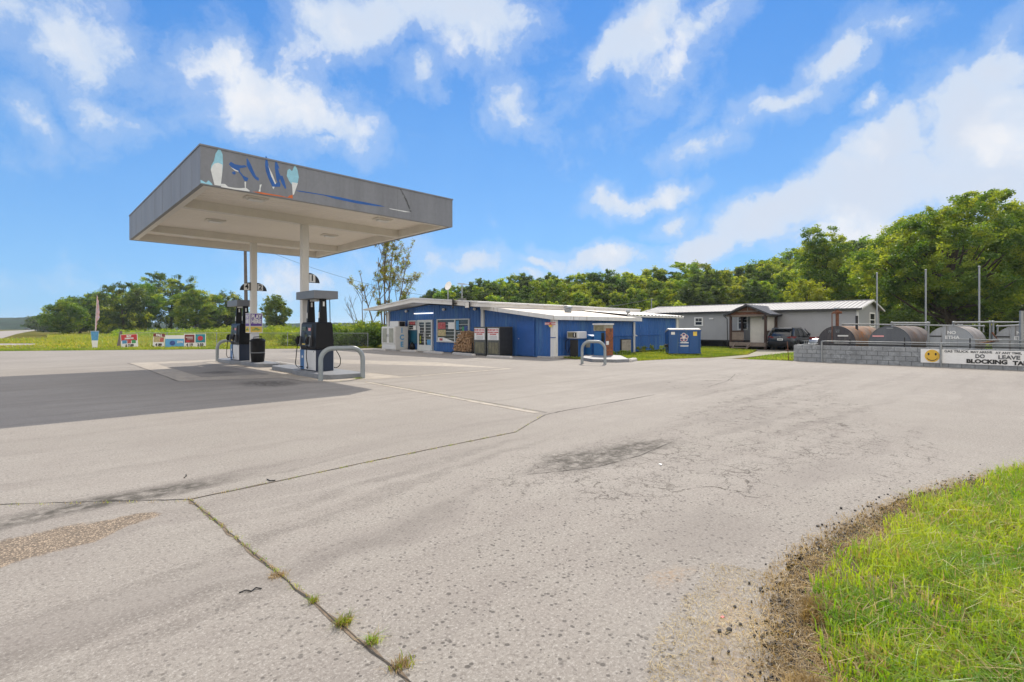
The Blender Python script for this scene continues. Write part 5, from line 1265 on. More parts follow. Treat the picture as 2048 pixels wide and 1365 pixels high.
b = B(); b.box(PX - .06, PX + .06, PY0 - .35, PY1 + .35, 2.50, 2.64); b.box(PX + .07, HX, PY0 - .05, PY0 + .05, 2.5, 2.62); b.box(PX + .07, HX, PY1 - .05, PY1 + .05, 2.5, 2.62); part('beam', b, 'porch_grey', po)
b = B(); ym_ = (PY0 + PY1) / 2; b.prism([(PY0 - .2, 2.645), (ym_, 3.28), (PY1 + .2, 2.645)], PX + .02, PX + .05, 'x'); part('gable_panel', b, 'rust', po)
b = B(); b.box(PX - .05, PX + .015, ym_ - .75, ym_ + .75, 2.86, 2.95); b.box(PX - .05, PX + .015, ym_ - .04, ym_ + .04, 2.96, 3.2); part('gable_brace', b, 'porch_grey', po)
b = B(); s_ = .52; ye0, ye1 = PY0 - .42, PY1 + .42; za = 3.42; ze = 2.66
for (ya, yb) in ((ym_, ye0), (ym_, ye1)):
    b.add([(PX - .35, ya, za), (45.0, ya, za), (45.0, yb, ze), (PX - .35, yb, ze), (PX - .35, ya, za - .06), (45.0, ya, za - .06), (45.0, yb, ze - .06), (PX - .35, yb, ze - .06)], [(0, 1, 2, 3), (7, 6, 5, 4), (0, 3, 7, 4), (3, 2, 6, 7), (1, 5, 6, 2)])
    for k in range(9):
        x = PX - .3 + k * .55; b.add([(x, ya, za + .002), (x + .04, ya, za + .002), (x + .04, yb, ze + .002), (x, yb, ze + .002), (x + .02, ya, za + .035), (x + .02, yb, ze + .035)], [(0, 4, 5, 3), (4, 1, 2, 5)])
part('porch_roof', b, 'metal_roof_dark', po)
b = B()
for (yb) in (ye0, ye1):
    b.add([(PX - .39, ym_, za + .03), (PX - .39, yb, ze + .03), (PX - .39, yb, ze - .12), (PX - .39, ym_, za - .12), (PX - .355, ym_, za + .03), (PX - .355, yb, ze + .03), (PX - .355, yb, ze - .12), (PX - .355, ym_, za - .12)], [(0, 1, 2, 3), (7, 6, 5, 4), (0, 4, 5, 1), (3, 2, 6, 7), (1, 5, 6, 2)])
    b.box(PX - .36, 42.5, min(yb, yb + .05), max(yb, yb + .05), ze - .12, ze - .01)
part('barge_board', b, 'trim_dark', po)
b = B(); b.tube([(PX - .2, PY1 + .42, 2.55), (PX - .1, PY1 + .25, 2.35), (PX - .1, PY1 + .2, .1)], .035, 6); part('downpipe', b, 'ink_black', po)
b = B(); b.box(PX - .08, PX + .09, PY0 + .08, PY0 + .22, 2.25, 2.5); part('porch_lamp', b, 'ink_black', po)

# ---------------------------------------------------------------- vehicles
def car(name, label, x, y, head, L=4.6, Wd=1.86, H=1.66, paint='car_paint', sedan=False):
    c = thing(name, label, 'car', (x, y, 0), 0); hw = Wd / 2
    def ring(xx, a, z0, z1, n=28, e=4.5):
        zm, zr = (z0 + z1) / 2, (z1 - z0) / 2; out = []
        for k in range(n):
            t = 2 * math.pi * k / n; ct, st = math.cos(t), math.sin(t)
            out.append((xx, a * math.copysign(abs(ct) ** (2 / e), ct), zm + zr * math.copysign(abs(st) ** (2 / e), st)))
        return out
    bz = 1.05 if not sedan else .92
    st = [(0.0, .80, .45, bz - .12), (.03, .90, .34, bz - .03), (.14, .965, .28, bz + .02), (.7, 1.0, .24, bz + .03), (2.2, 1.0, .22, bz), (L - 1.2, .99, .24, bz - .02), (L - .5, .95, .26, bz - .10), (L - .12, .86, .30, bz - .20), (L, .72, .38, bz - .30)]
    b = B(); b.loft([ring(xx, hw * a, z0, z1) for xx, a, z0, z1 in st]); part('body', b, paint, c, smooth=True, local=True)
    def cab(z, x0, x1, w, n=28, e=6):
        out = []; xm, xr = (x0 + x1) / 2, (x1 - x0) / 2
        for k in range(n):
            t = 2 * math.pi * k / n; ct, s_ = math.cos(t), math.sin(t)
            out.append((xm + xr * math.copysign(abs(ct) ** (2 / e), ct), w * math.copysign(abs(s_) ** (2 / e), s_), z))
        return out
    if not sedan: lv = [(bz - .04, .06, 3.45, hw * .93), (bz + .12, .12, 3.20, hw * .90), (H - .16, .40, 2.72, hw * .76), (H - .07, .50, 2.55, hw * .72)]
    else: lv = [(bz - .04, .55, 3.45, hw * .90), (bz + .10, .75, 3.2, hw * .87), (H - .14, 1.20, 2.70, hw * .74), (H - .06, 1.35, 2.5, hw * .70)]
    b = B(); b.loft([cab(z, x0, x1, w) for z, x0, x1, w in lv]); part('window', b, 'car_glass', c, smooth=True, local=True)
    zt, xa, xb, wt = lv[-1]; zu, xc, xd, wu = lv[-2]
    b = B(); b.loft([cab(zt - .035, xc + .02 - (.10 if not sedan else 0), xd - .12, wt + .03), cab(zt + .02, xc + .03 - (.10 if not sedan else 0), xd - .2, wt), cab(zt + .06, xa + .05, xb - .15, wt * .9)]); part('roof', b, paint, c, smooth=True, local=True)
    # pillars laid over the glass
    b = B()
    for s in (-1, 1):
        for (u0, u1, wd) in ((lv[1][1] + .02, lv[2][1] + .03, .10), (1.25, 1.35, .05), (2.15, 2.15, .04), (lv[1][2] - .05, lv[2][2] - .02, .04)):
            b.tube([(u0 + .02, s * (lv[0][3] + .012), bz - .02), (u0 + .03, s * (lv[1][3] + .012), bz + .12), (u1 + .03, s * (lv[2][3] + .010), H - .16), (u1 + .07, s * (lv[3][3] + .01), H - .06)], [wd, wd, wd * .8, wd * .6], 6)
    part('pillars', b, paint, c, smooth=True, local=True)
    for i, (wx, s) in enumerate(((.86, -1), (.86, 1), (L - .92, -1), (L - .92, 1))):
        b = B(); y0, y1 = s * (hw - .235), s * (hw - .005)
        b.tube([(wx, y0, .35), (wx, y0 + s * .02, .35), (wx, y1 - s * .02, .35), (wx, y1, .35)], [.32, .355, .355, .32], 22); w = part('wheel', b, 'tyre', c, smooth=True, local=True)
        b = B(); b.tube([(wx, y1 - s * .01, .35), (wx, y1 + s * .008, .35)], [.22, .20], 18); part('rim', b, 'rim', w, smooth=True, local=True)
        b = B(); arcp = [(wx + .40 * math.cos(R(a)), s * (hw - .012), .36 + .40 * math.sin(R(a))) for a in range(0, 181, 15)]; b.tube(arcp, .035, 6); part('wheel_arch', b, 'black_plastic', c, smooth=True, local=True)
    b = B(); b.loft([ring(-.03, hw * .86, .30, .60, e=6), ring(.0, hw * .95, .26, .64, e=6), ring(.25, hw * 1.0, .25, .62, e=6)]); part('bumper', b, 'black_plastic' if not sedan else paint, c, smooth=True, local=True)
    for s in (-1, 1):
        b = B(); b.loft([[(-.008, s * .46, .90), (-.008, s * .46, .97), (.05, s * .46, .98), (.05, s * .46, .88)], [(-.004, s * .66, .87), (-.004, s * .66, 1.0), (.08, s * .66, 1.02), (.08, s * .66, .84)], [(.10, s * (hw - .045), .86), (.10, s * (hw - .045), 1.02), (.14, s * (hw - .04), 1.02), (.14, s * (hw - .04), .86)], [(.42, s * (hw + .006), .92), (.42, s * (hw + .006), 1.02), (.46, s * (hw - .02), 1.02), (.46, s * (hw - .02), .92)]])
        part('tail_light', b, 'tail_red', c, local=True)
        b = B(); mx = 2.55; b.loft([[(mx, s * (hw - .02), bz + .03), (mx + .16, s * (hw - .02), bz + .03), (mx + .16, s * (hw - .02), bz + .15), (mx, s * (hw - .02), bz + .17)], [(mx + .01, s * (hw + .20), bz + .02), (mx + .14, s * (hw + .17), bz + .02), (mx + .14, s * (hw + .17), bz + .17), (mx + .01, s * (hw + .20), bz + .19)]]); part('mirror', b, paint, c, local=True, bevel=.02)
    b = B(); b.box(-.034, -.012, -.19, .19, .72, .86); pl = part('number_plate', b, 'label_white', c, local=True)
    b = B(); b.box(-.038, -.035, -.14, .14, .765, .815); part('plate_marks', b, 'ink_faded', pl, local=True)
    if not sedan:
        b = B(); b.loft([[(.18, -hw * .70, H - .10), (.18, hw * .70, H - .10), (.62, hw * .68, H - .03), (.62, -hw * .68, H - .03)], [(.20, -hw * .70, H - .05), (.20, hw * .70, H - .05), (.62, hw * .68, H + .01), (.62, -hw * .68, H + .01)]]); part('spoiler', b, paint, c, local=True)
        b = B()
        for s in (-1, 1): b.tube([(.45, s * hw * .66, H + .03), (1.2, s * hw * .68, H + .06), (2.3, s * hw * .66, H + .03)], .02, 6)
        part('roof_rails', b, 'chrome', c, local=True)
        b = B(); b.cyl((-.02, 0, .98), (.0, 0, .98), .055, n=14); part('badge', b, 'chrome', c, local=True)
    c.rotation_euler = (0, 0, head); return c
rr_ = D(1586, 36.4); rl_ = D(1535.5, 37.5)
car('suv', 'dark blue-grey SUV parked with its rear to the viewer by the porch', (rr_[0] + rl_[0]) / 2, (rr_[1] + rl_[1]) / 2, R(-3), H=1.64)
car('sedan', 'silver sedan mostly hidden behind the leftmost dark fuel tank', 39.2, 10.9, R(-90), L=4.5, Wd=1.78, H=1.45, paint='car_silver', sedan=True)

# ---------------------------------------------------------------- tank yard wall
wl = thing('block_wall', 'low grey painted concrete block wall in front of the fuel tanks', 'wall', (27.4, 2, 0))
b = B(); rg = random.Random(3)
for c in range(4):
    y = 8.40 + (.0 if c % 2 else -.2); first = True; z0 = .2 * c; z1 = z0 + .183
    ye = 8.40
    while ye > -9:
        L_ = .384 if not (first and c % 2 == 0) else .184
        d = rg.uniform(0, .006); b.box(27.3 - d, 27.5 + d, ye - L_, ye, z0 - (.05 if c == 0 else 0), z1); ye -= L_ + .016; first = False
    x = 27.51
    for k in range(22): b.box(x, x + .39, 8.21, 8.40, z0, z1); x += .398
part('blocks', b, 'block_wall', wl, bevel=.004)
b = B(); b.box(27.318, 27.482, -9, 8.385, .0, .782); b.box(27.488, 36, 8.23, 8.38, 0, .782); part('mortar', b, 'mortar_dark', wl)
# the painted board
sgn = thing('tank_yard_sign', 'long white hand-painted warning board with a smiling face on the block wall', 'sign', (27.28, .5, .45))
sy1 = 3.50; sz0, sz1 = .165, .735
b = B(); b.box(27.262, 27.294, -2.0, sy1, sz0, sz1); bd = part('board', b, 'label_white', sgn)
fy = (FU(1849, 710, 27.26)[0] + FU(1880, 710, 27.26)[0]) / 2; fr_ = abs(FU(1849.5, 710, 27.26)[0] - FU(1880, 710, 27.26)[0]) / 2
b = B(); b.prism([(fy + fr_ * math.cos(R(k * 10)), .455 + .255 * math.sin(R(k * 10))) for k in range(36)], 27.254, 27.2615, 'x'); fc = part('smiling_face', b, 'smile_yellow', bd)
b = B()
for s in (-1, 1): b.prism([(fy + s * .115 + .032 * math.cos(R(k * 20)), .53 + .055 * math.sin(R(k * 20))) for k in range(18)], 27.248, 27.2535, 'x')
up = [(fy + fr_ * .74 * math.cos(R(a)), .455 + .175 * math.sin(R(a))) for a in range(200, 341, 10)]; lo = [(fy + fr_ * .76 * math.cos(R(a)), .440 + .19 * math.sin(R(a))) for a in range(340, 199, -10)]
for i in range(len(up) - 1):
    k = len(lo) - 1; b.prism([up[i], up[i + 1], lo[k - i - 1], lo[k - i]], 27.248, 27.2535, 'x')
part('face_features', b, 'ink_black', fc)
def wr(s_, pxc, z, size, mat='ink_faded', sx=1.0, bold=.004, w=None):
    y = FU(pxc, 700, 27.255)[0]; o = write(s_, size, (27.256, y, z), 180, mat, bd, bold=bold)
    ys = [v.co.y for v in o.data.vertices]; c_ = (max(ys) + min(ys)) / 2; want = abs(FU(pxc - w / 2, 700, 27.255)[0] - FU(pxc + w / 2, 700, 27.255)[0]); k = want / (max(ys) - min(ys))
    for v in o.data.vertices: v.co.y = c_ + (v.co.y - c_) * k
    return o
wr('GAS TRUCK', 1912.5, .66, .13, w=49); wr('MAY ARRIVE', 1962.5, .655, .115, w=43); wr('AT ANY TIME,', 2017, .645, .112, w=53)
wr('DO', 1960, .49, .20, 'ink_faded', 1.0, .008, w=19); wr('LEAVE', 2018, .475, .20, 'ink_faded', .92, .008, w=44)
wr('BLOCKING', 1973, .285, .21, 'ink_black', 1.02, .012, w=82); wr('TANKS', 2052, .265, .21, 'ink_black', .95, .012, w=54)
# posts and rails of the yard
yr = thing('pipe_railing', 'grey pipe rails on posts running along the block wall', 'railing', (27.2, 2, 0))
pa = FU(1643, 700, 27.2)[0]; pb = FU(1881.5, 700, 27.2)[0]
b = B()
for y in (pa, pb): b.cyl((27.22, y, 0), (27.22, y, .98), .038, n=10)
part('post', b, 'pipe_grey', yr, smooth=True)
b = B(); b.tube([(27.22, pa, .98), (27.62, pa - .05, .99)], .03, 8); b.tube([(27.62, pa + .0, .99), (27.62, -8, .99)], .022, 8); b.tube([(27.22, pb, .98), (27.60, pb - .1, .96)], .028, 8)
b.tube([(27.72, pa - .4, .90), (27.72, -8, .90)], .014, 8); part('rail', b, 'pipe_grey', yr, smooth=True)
b = B(); b.box(27.8, 27.84, -8, pa + .1, .82, .86); part('low_pipe', b, 'ink_black', yr)
b = B()
for px in (1700, 1809, 1940):
    y = FU(px, 690, 27.66)[0]; b.box(27.64, 27.68, y - .02, y + .02, .78, 1.20 if px > 1750 else 1.1)
part('angle_post', b, 'ink_black', yr)
b = B(); y0 = FU(1901, 690, 27.9)[0]; b.tube([(27.9, y0, .85), (27.9, y0, 1.14), (27.9, -.5, 1.12), (27.9, -.5, .8)], .026, 8); part('rail', b, 'pipe_grey', yr, smooth=True)
sk = thing('iron_stake', 'thin rusty iron stake leaning by the left end of the block wall', 'stake', (27.6, 8.75, 0))
b = B(); b.tube([(27.60, 8.72, -.02), (27.58, 8.78, .95)], .018, 6); b.box(27.52, 27.66, 8.70, 8.86, .50, .53); part('bar', b, 'rust', sk)

# ---------------------------------------------------------------- fuel tanks
def tank(yc, label, mface, mbody, marks):
    o = thing('fuel_tank', label, 'fuel tank', (31.9, yc, 0)); x0, x1, r, zc_ = 28.8, 35.1, .80, .91; n = 48
    def cir(x, rr): return [(x, yc + rr * math.cos(2 * math.pi * k / n), zc_ + rr * math.sin(2 * math.pi * k / n)) for k in range(n)]
    b = B(); b.loft([cir(x0 + .012, r), cir(x0 + 2.1, r), cir(x0 + 2.11, r + .006), cir(x0 + 2.14, r + .006), cir(x0 + 2.15, r), cir(x0 + 4.2, r), cir(x0 + 4.21, r + .006), cir(x0 + 4.24, r + .006), cir(x0 + 4.25, r), cir(x1, r), cir(x1 + .05, r * .9)], caps=True); sh = part('shell', b, mbody, o, smooth=True)
    b = B(); b.loft([cir(x0 - .018, r - .035), cir(x0 - .03, r + .004), cir(x0 + .012, r + .006)]); en = part('end_plate', b, mface, o)
    b = B()
    for x in (x0 + .9, x1 - .9): b.box(x - .1, x + .1, yc - .6, yc + .6, 0, .35)
    part('saddle', b, 'concrete', o)
    b = B()
    for x in (x0 + 1.2, x0 + 3.2, x0 + 4.6): b.cyl((x, yc, zc_ + r - .02), (x, yc, zc_ + r + .10), .05, n=10)
    part('bung', b, 'pipe_grey', sh)
    for (s_, dy, dz, size, mt) in marks:
        write(s_, size, (x0 - .033, yc + dy, zc_ + dz), 180, mt, en, bold=.008)
    return o, en
TY = [6.94, 4.83, 2.70, .58]
o1, e1 = tank(TY[0], 'leftmost fuel tank, black end and rusty orange-brown shell', 'tank_black', 'tank_rust', [])
o2, e2 = tank(TY[1], 'second fuel tank, dark charcoal end and brown shell', 'tank_charcoal', 'tank_rust_grey', [])
o3, e3 = tank(TY[2], 'light grey fuel tank with NO ETHA painted at its centre, middle of the yard', 'tank_grey', 'tank_grey_top', [('NO', -.05, .50, .18, 'label_white'), ('ETHA', -.07, .29, .19, 'label_white')])
o4, e4 = tank(TY[3], 'light grey fuel tank cut off by the right edge of the view', 'tank_grey', 'tank_grey_top', [('NO', -.05, .50, .18, 'label_white'), ('ETHA', -.07, .29, .19, 'label_white')])
for yc, e, mt in ((TY[0], e1, 'ice_white'), (TY[1], e2, 'label_pink')):
    b = B(); yy = yc - .28 if yc > 6 else yc + .42; b.box(28.762, 28.769, yy - .22, yy + .22, 1.20, 1.27); part('sticker', b, mt, e)
b = B(); b.box(28.762, 28.769, TY[0] + .18, TY[0] + .34, 1.38, 1.52); b.box(28.762, 28.769, TY[0] - .14, TY[0] + .04, 1.38, 1.54); part('worn_letters', b, 'ink_faded', e1)
for yc, e in ((TY[2], e3), (TY[3], e4)):
    b = B(); b.box(28.762, 28.769, yc + .28, yc + .68, 1.23, 1.28); part('slot_mark', b, 'ink_black', e)
b = B(); b.box(28.755, 28.769, TY[1] - .15, TY[1] + .10, 1.58, 1.62); part('bracket', b, 'galvanised', e2)
# pipework on the tanks
def pw(pts_px, x, r, mat='pipe_grey', name='pipe_run', label='', x2=None):
    pts = []
    for i, (px, py) in enumerate(pts_px):
        y, z = FU(px, py, x); pts.append((x, y, z))
    b = B(); b.tube(pts, r, 9)
    for p in pts[1:-1]: b.sphere(p, r * 1.45, 8)
    return single(name, b, mat, label, 'pipe', pts[0], smooth=True)
pw([(1685, 655), (1685, 648.5), (1967, 652.5), (1967, 665)], 29.6, .032, label='long thin grey pipe over the first three tanks, bending down at the third')
pw([(1784.5, 654), (1784.5, 646.3), (1857, 646.5), (1857, 694)], 28.6, .045, label='grey pipe over the second tank dropping between second and third tank')
pw([(1908, 652), (1908, 645.5), (1980.5, 644.8), (1980.5, 690)], 28.6, .045, label='grey pipe over the third tank with rusty elbows')
pw([(1986.5, 690), (1986.5, 644.8), (2060, 644.8), (2060, 700)], 28.55, .045, label='grey pipe rising right of the third tank to the yard edge')
pw([(1995.5, 690), (1995.5, 653), (2060, 650)], 29.2, .04, label='grey pipe curving over the rightmost tank')
pw([(1984, 665), (1996, 681), (1958, 688)], 28.4, .035, 'rust', label='rusty bent pipe low between the two grey tanks')
pw([(2043, 703), (2043, 622)], 28.3, .065, label='thick upright grey pipe at the right edge of the view')
pw([(1664, 686), (1664, 628), (1673, 627)], 28.6, .022, 'rust', label='thin rusty pipe rising in front of the leftmost tank')
vv = thing('tank_valve', 'tall rusty riser with valve on top of the leftmost tank', 'valve', (29.3, TY[0], 1.7))
y, z = FU(1674.5, 652, 29.3); y2, z2 = FU(1674.5, 628, 29.3)
b = B(); b.cyl((29.3, y, 1.6), (29.3, y, z2), .075, n=12); part('riser', b, 'rust', vv, smooth=True)
b = B(); b.cyl((29.3, y - .2, z2 + .06), (29.3, y + .2, z2 + .06), .06, n=10); b.sphere((29.3, y, z2 + .08), .12, 10); b.cyl((29.3, y, z2 + .1), (29.3, y, z2 + .28), .035, n=8); part('valve_body', b, 'rust', vv, smooth=True)
b = B(); b.cyl((29.3, y, z2 + .24), (29.3, y, z2 + .30), .14, n=14); part('cap', b, 'galvanised', vv)
y, z = FU(1713.5, 650, 30.5); y2, z2 = FU(1713.5, 632, 30.5)
b = B(); b.cyl((30.5, y, 1.5), (30.5, y, z2), .06, n=10); single('vent_stack', b, 'ink_black', 'short black vent stack rising behind the leftmost tank top', 'vent', (30.5, y, 1.5))
for i, (px, lab) in enumerate(((1754, 'tall thin vent pipe in front of the house gable end'), (1851.5, 'tall thin vent pipe in front of the tree between second and third tank'), (1958.5, 'tall thin vent pipe in front of the tree behind the third tank'))):
    y = FU(px, 600, 35.5)[0]; b = B(); b.cyl((35.5, y, 0), (35.5, y, 4.72), .040, n=10); b.sphere((35.5, y, 4.76), .055, 8); single('vent_pipe', b, 'galvanised', lab, 'vent pipe', (35.5, y, 0), smooth=True)
ng = thing('yard_clutter', 'small metal grate and hose lying on the left end of the block wall', 'grate', (27.9, 7.9, .8))
b = B(); b.box(27.6, 27.9, 7.55, 8.1, .80, .83)
for k in range(6): b.box(27.6, 27.63, 7.6 + k * .08, 7.62 + k * .08, .83, .98)
b.box(27.6, 27.63, 7.55, 8.1, .98, 1.0); part('grate', b, 'pipe_grey', ng)

# ---------------------------------------------------------------- fence and roadside signs
fl = [(6.2, 55.5), (9.4, 53.2), (12.7, 50.9), (14.5, 47.4), (16.3, 44.0), (18.4, 41.0), (20.5, 38.1)]
fe = thing('wire_fence', 'low chain-link fence with thin metal posts along the meadow edge', 'fence', (13, 50, 0))
b = B()
for i, (x, y) in enumerate(fl[1:]): b.cyl((x, y, 0), (x, y, 1.24), .03, n=8)
part('post', b, 'galvanised', fe)
b = B(); b.tube([(x, y, 1.2) for x, y in fl], .02, 6); part('top_rail', b, 'galvanised', fe)
b = B()
for (p, q_) in zip(fl, fl[1:]):
    L_ = math.hypot(q_[0] - p[0], q_[1] - p[1]); n = int(L_ / .11); dx, dy = (q_[0] - p[0]) / L_, (q_[1] - p[1]) / L_
    for k in range(n):
        s0 = k * .11
        for (u0, u1) in ((s0, s0 + .6), (s0 + .6, s0)):
            for (za, zb, f0, f1) in ((0.03, .6, 0, 1), (.6, 1.19, 1, 0)):
                ua = u0 + (u1 - u0) * f0; ub = u0 + (u1 - u0) * f1; ua = min(ua, L_); ub = min(ub, L_)
                A_ = (p[0] + dx * ua, p[1] + dy * ua, za); B_ = (p[0] + dx * ub, p[1] + dy * ub, zb); w = .0022
                b.add([(A_[0], A_[1], A_[2] - w), (B_[0], B_[1], B_[2] - w), (B_[0], B_[1], B_[2] + w), (A_[0], A_[1], A_[2] + w)], [(0, 1, 2, 3)])
part('wire_mesh', b, 'galvanised', fe)
lp = thing('fence_post', 'thick leaning weathered wooden post at the left end of the fence', 'post', (6.2, 55.5, 0))
a_ = G(236.5, 694.5); c_ = D(242, 44.3)
b = B(); b.tube([(a_[0], a_[1], -.05), (c_[0], c_[1], 1.33)], [.13, .10], 8); part('timber', b, 'pole_wood', lp)
def roadside(px0, px1, ptop, pbot, label, parts_, tilt=0, fac=-110, skew=0):
    Yd = (EYE - .02) * FOC / (pbot - HZ); pm_ = (px0 + px1) / 2; x, y = D(pm_, Yd); w = (px1 - px0) * Yd / FOC * 1.03; h = (pbot - ptop) * Yd / FOC
    o = thing('yard_sign', label, 'sign', (x, y, .02), 0)
    b = B(); b.box(-.01, .01, -w / 2, w / 2, .02, h); bd = part('board', b, 'label_white', o, local=True)
    for i, q_ in enumerate(parts_):
        if q_[0] == 'r':
            _, a, c, e, g_, mt = q_; b = B(); b.box(-.014 - i * .0015, -.0102, -w / 2 + a * w, -w / 2 + c * w, e * h, g_ * h); part('printed_panel', b, mt, bd, local=True)
        elif q_[0] == 'c':
            _, a, e, rad, mt = q_; b = B(); b.prism([(-w / 2 + a * w + rad * w * math.cos(R(k * 20)), e * h + rad * w * math.sin(R(k * 20))) for k in range(18)], -.03, -.011, 'x'); part('printed_disc', b, mt, bd, local=True)
        else:
            _, s_, a, e, size, mt = q_; me = text(s_, size * h, bold=.012 * h, sx=.8); me.transform(Matrix.Translation((-.034, -w / 2 + a * w, e * h)) @ Matrix.Rotation(R(-90), 4, 'Z') @ Matrix.Rotation(R(90), 4, 'X')); link_mesh('lettering', me, mt, bd)
    b = B()
    for s in (-.35, .35): b.cyl((.02, s * w, -.02), (.02, s * w, h * .95), .012, n=6)
    part('stake', b, 'galvanised', o, local=True)
    # local -x faces the forecourt
    o.rotation_euler = (R(skew), 0, R(fac) + math.pi); return o
roadside(246, 273, 669, 695, 'red and white price sign reading BUY next to the leaning post', [('r', .03, .97, .50, .98, 'label_red'), ('r', .65, .92, .30, .56, 'poster_blue'), ('r', .40, .62, .30, .56, 'poster_red'), ('r', .12, .36, .30, .56, 'poster_green'), ('t', 'BUY', .5, .85, .20, 'label_white'), ('t', 'AMERICAN', .5, .68, .14, 'label_white'), ('t', '$ 7.09', .5, .13, .26, 'ink_black')], skew=-3)
roadside(307.5, 326.5, 667.5, 694.5, 'narrow maroon and orange price sign left of the wide blue sign', [('r', .0, 1, .76, 1.0, 'poster_maroon'), ('r', .05, .95, .36, .75, 'poster_brown'), ('r', .1, .4, .40, .70, 'poster_red'), ('t', 'PALL', .5, .87, .22, 'label_white'), ('t', '4 89', .5, .16, .28, 'ink_black')], skew=3)
roadside(334, 365, 671, 694.5, 'wide light blue sign with white top band on the fence', [('r', .0, 1, .0, .70, 'ice_blue'), ('r', .03, .97, .70, .97, 'label_white'), ('c', .62, .34, .15, 'poster_navy'), ('t', 'ZYN', .22, .42, .26, 'label_white')], skew=0)
roadside(370, 388.5, 668, 694.5, 'maroon and white price sign reading 4 19', [('r', .06, .94, .32, .94, 'poster_maroon'), ('r', .2, .85, .72, .76, 'label_white'), ('r', .2, .7, .60, .63, 'label_white'), ('r', .5, .8, .36, .50, 'label_red'), ('t', '4 19', .5, .16, .30, 'ink_black')])
roadside(391.5, 410, 668, 694.5, 'teal price sign with a red disc reading 3.50', [('r', .06, .94, .34, .97, 'poster_teal'), ('c', .5, .66, .24, 'label_red'), ('t', '3.50', .5, .16, .29, 'ink_black')])
ff = thing('feather_flag', 'tall tattered faded feather flag above a blue and white banner', 'flag', (4.4, 52.6, 0))
bx0 = D(189.5, 41.2)
b = B(); b.tube([(bx0[0], bx0[1], 0), (bx0[0] + .05, bx0[1], 2.2), (bx0[0] + .13, bx0[1] - .16, 4.28)], [.02, .018, .010], 6); part('pole', b, 'label_white', ff)
b = B(); rg = random.Random(8); L_ = []
for k in range(16):
    z = 1.45 + 2.75 * k / 15; c = Vector((bx0[0] + .05 + .08 * k / 15, bx0[1] - .16 * (k / 15) ** 2, z)); wd = (.06 + .16 * math.sin(math.pi * min(1, k / 15 * 1.05)) + rg.uniform(-.03, .05)) * (.5 if k < 5 else 1); L_.append((c, wd))
V = []
for c, wd in L_: V += [(c.x, c.y, c.z), (c.x + wd * .8, c.y - wd * .9, c.z - .05), (c.x + wd * .8 + .006, c.y - wd * .9, c.z - .05), (c.x + .006, c.y, c.z)]
b.loft([V[i * 4:i * 4 + 4] for i in range(16)]); part('cloth', b, 'flag_faded', ff)
b = B(); b.loft([[(-.01, -.16, .02), (.01, -.16, .02), (.01, .16, .02), (-.01, .16, .02)], [(-.01, -.27, 1.38), (.01, -.27, 1.38), (.01, .27, 1.38), (-.01, .27, 1.38)]])
M = Matrix.Translation((bx0[0], bx0[1] - .05, 0)) @ Matrix.Rotation(R(70), 4, 'Z'); b.v = [tuple(M @ Vector(p)) for p in b.v]; bn = part('banner', b, 'label_white', ff)
b = B(); b.loft([[(-.016, -.20, .62), (-.0105, -.20, .62), (-.0105, .20, .62), (-.016, .20, .62)], [(-.016, -.262, 1.36), (-.0105, -.262, 1.36), (-.0105, .262, 1.36), (-.016, .262, 1.36)]]); b.v = [tuple(M @ Vector(p)) for p in b.v]; part('printed_panel', b, 'poster_blue', bn)

# ---------------------------------------------------------------- poles and wires
ux, uy = D(493.5, 45); ux2, uy2 = D(490, 45)
up_ = thing('utility_pole', 'tall weathered wooden utility pole behind the far fuel pump', 'pole', (ux, uy, 0))
b = B(); b.tube([(ux, uy, -.1), (ux2, uy2, 9.9)], [.17, .11], 10); part('shaft', b, 'pole_wood', up_, smooth=True)
def wire(pts, r, label, sag=.25):
    a, c = Vector(pts[0]), Vector(pts[1]); L_ = [a.lerp(c, k / 16) - Vector((0, 0, sag * 4 * (k / 16) * (1 - k / 16))) for k in range(17)]
    b = B(); b.tube(L_, r, 4); single('overhead_wire', b, 'ink_black', label, 'wire', pts[0])
y_, z_ = FU(905, 599.5, 22.5)
wire([(ux2, uy2, 9.3), (22.5, y_, z_)], .010, 'thin service wire sagging from the utility pole to the store roof', .7)
mx, my = D(1303, 52); sm = thing('service_mast', 'thin service mast behind the store roof near the grey house', 'mast', (mx, my, 0))
b = B(); b.cyl((mx, my, 0), (mx, my, 4.62), .05, n=8); b.box(mx - .06, mx + .3, my - .03, my + .03, 4.55, 4.62); part('mast', b, 'galvanised', sm)
y2_, z2_ = FU(1220, 616.5, 34)
wire([(mx, my, 4.6), (34, y2_, 3.35)], .022, 'short wire from the service mast down to the store roof', .05)

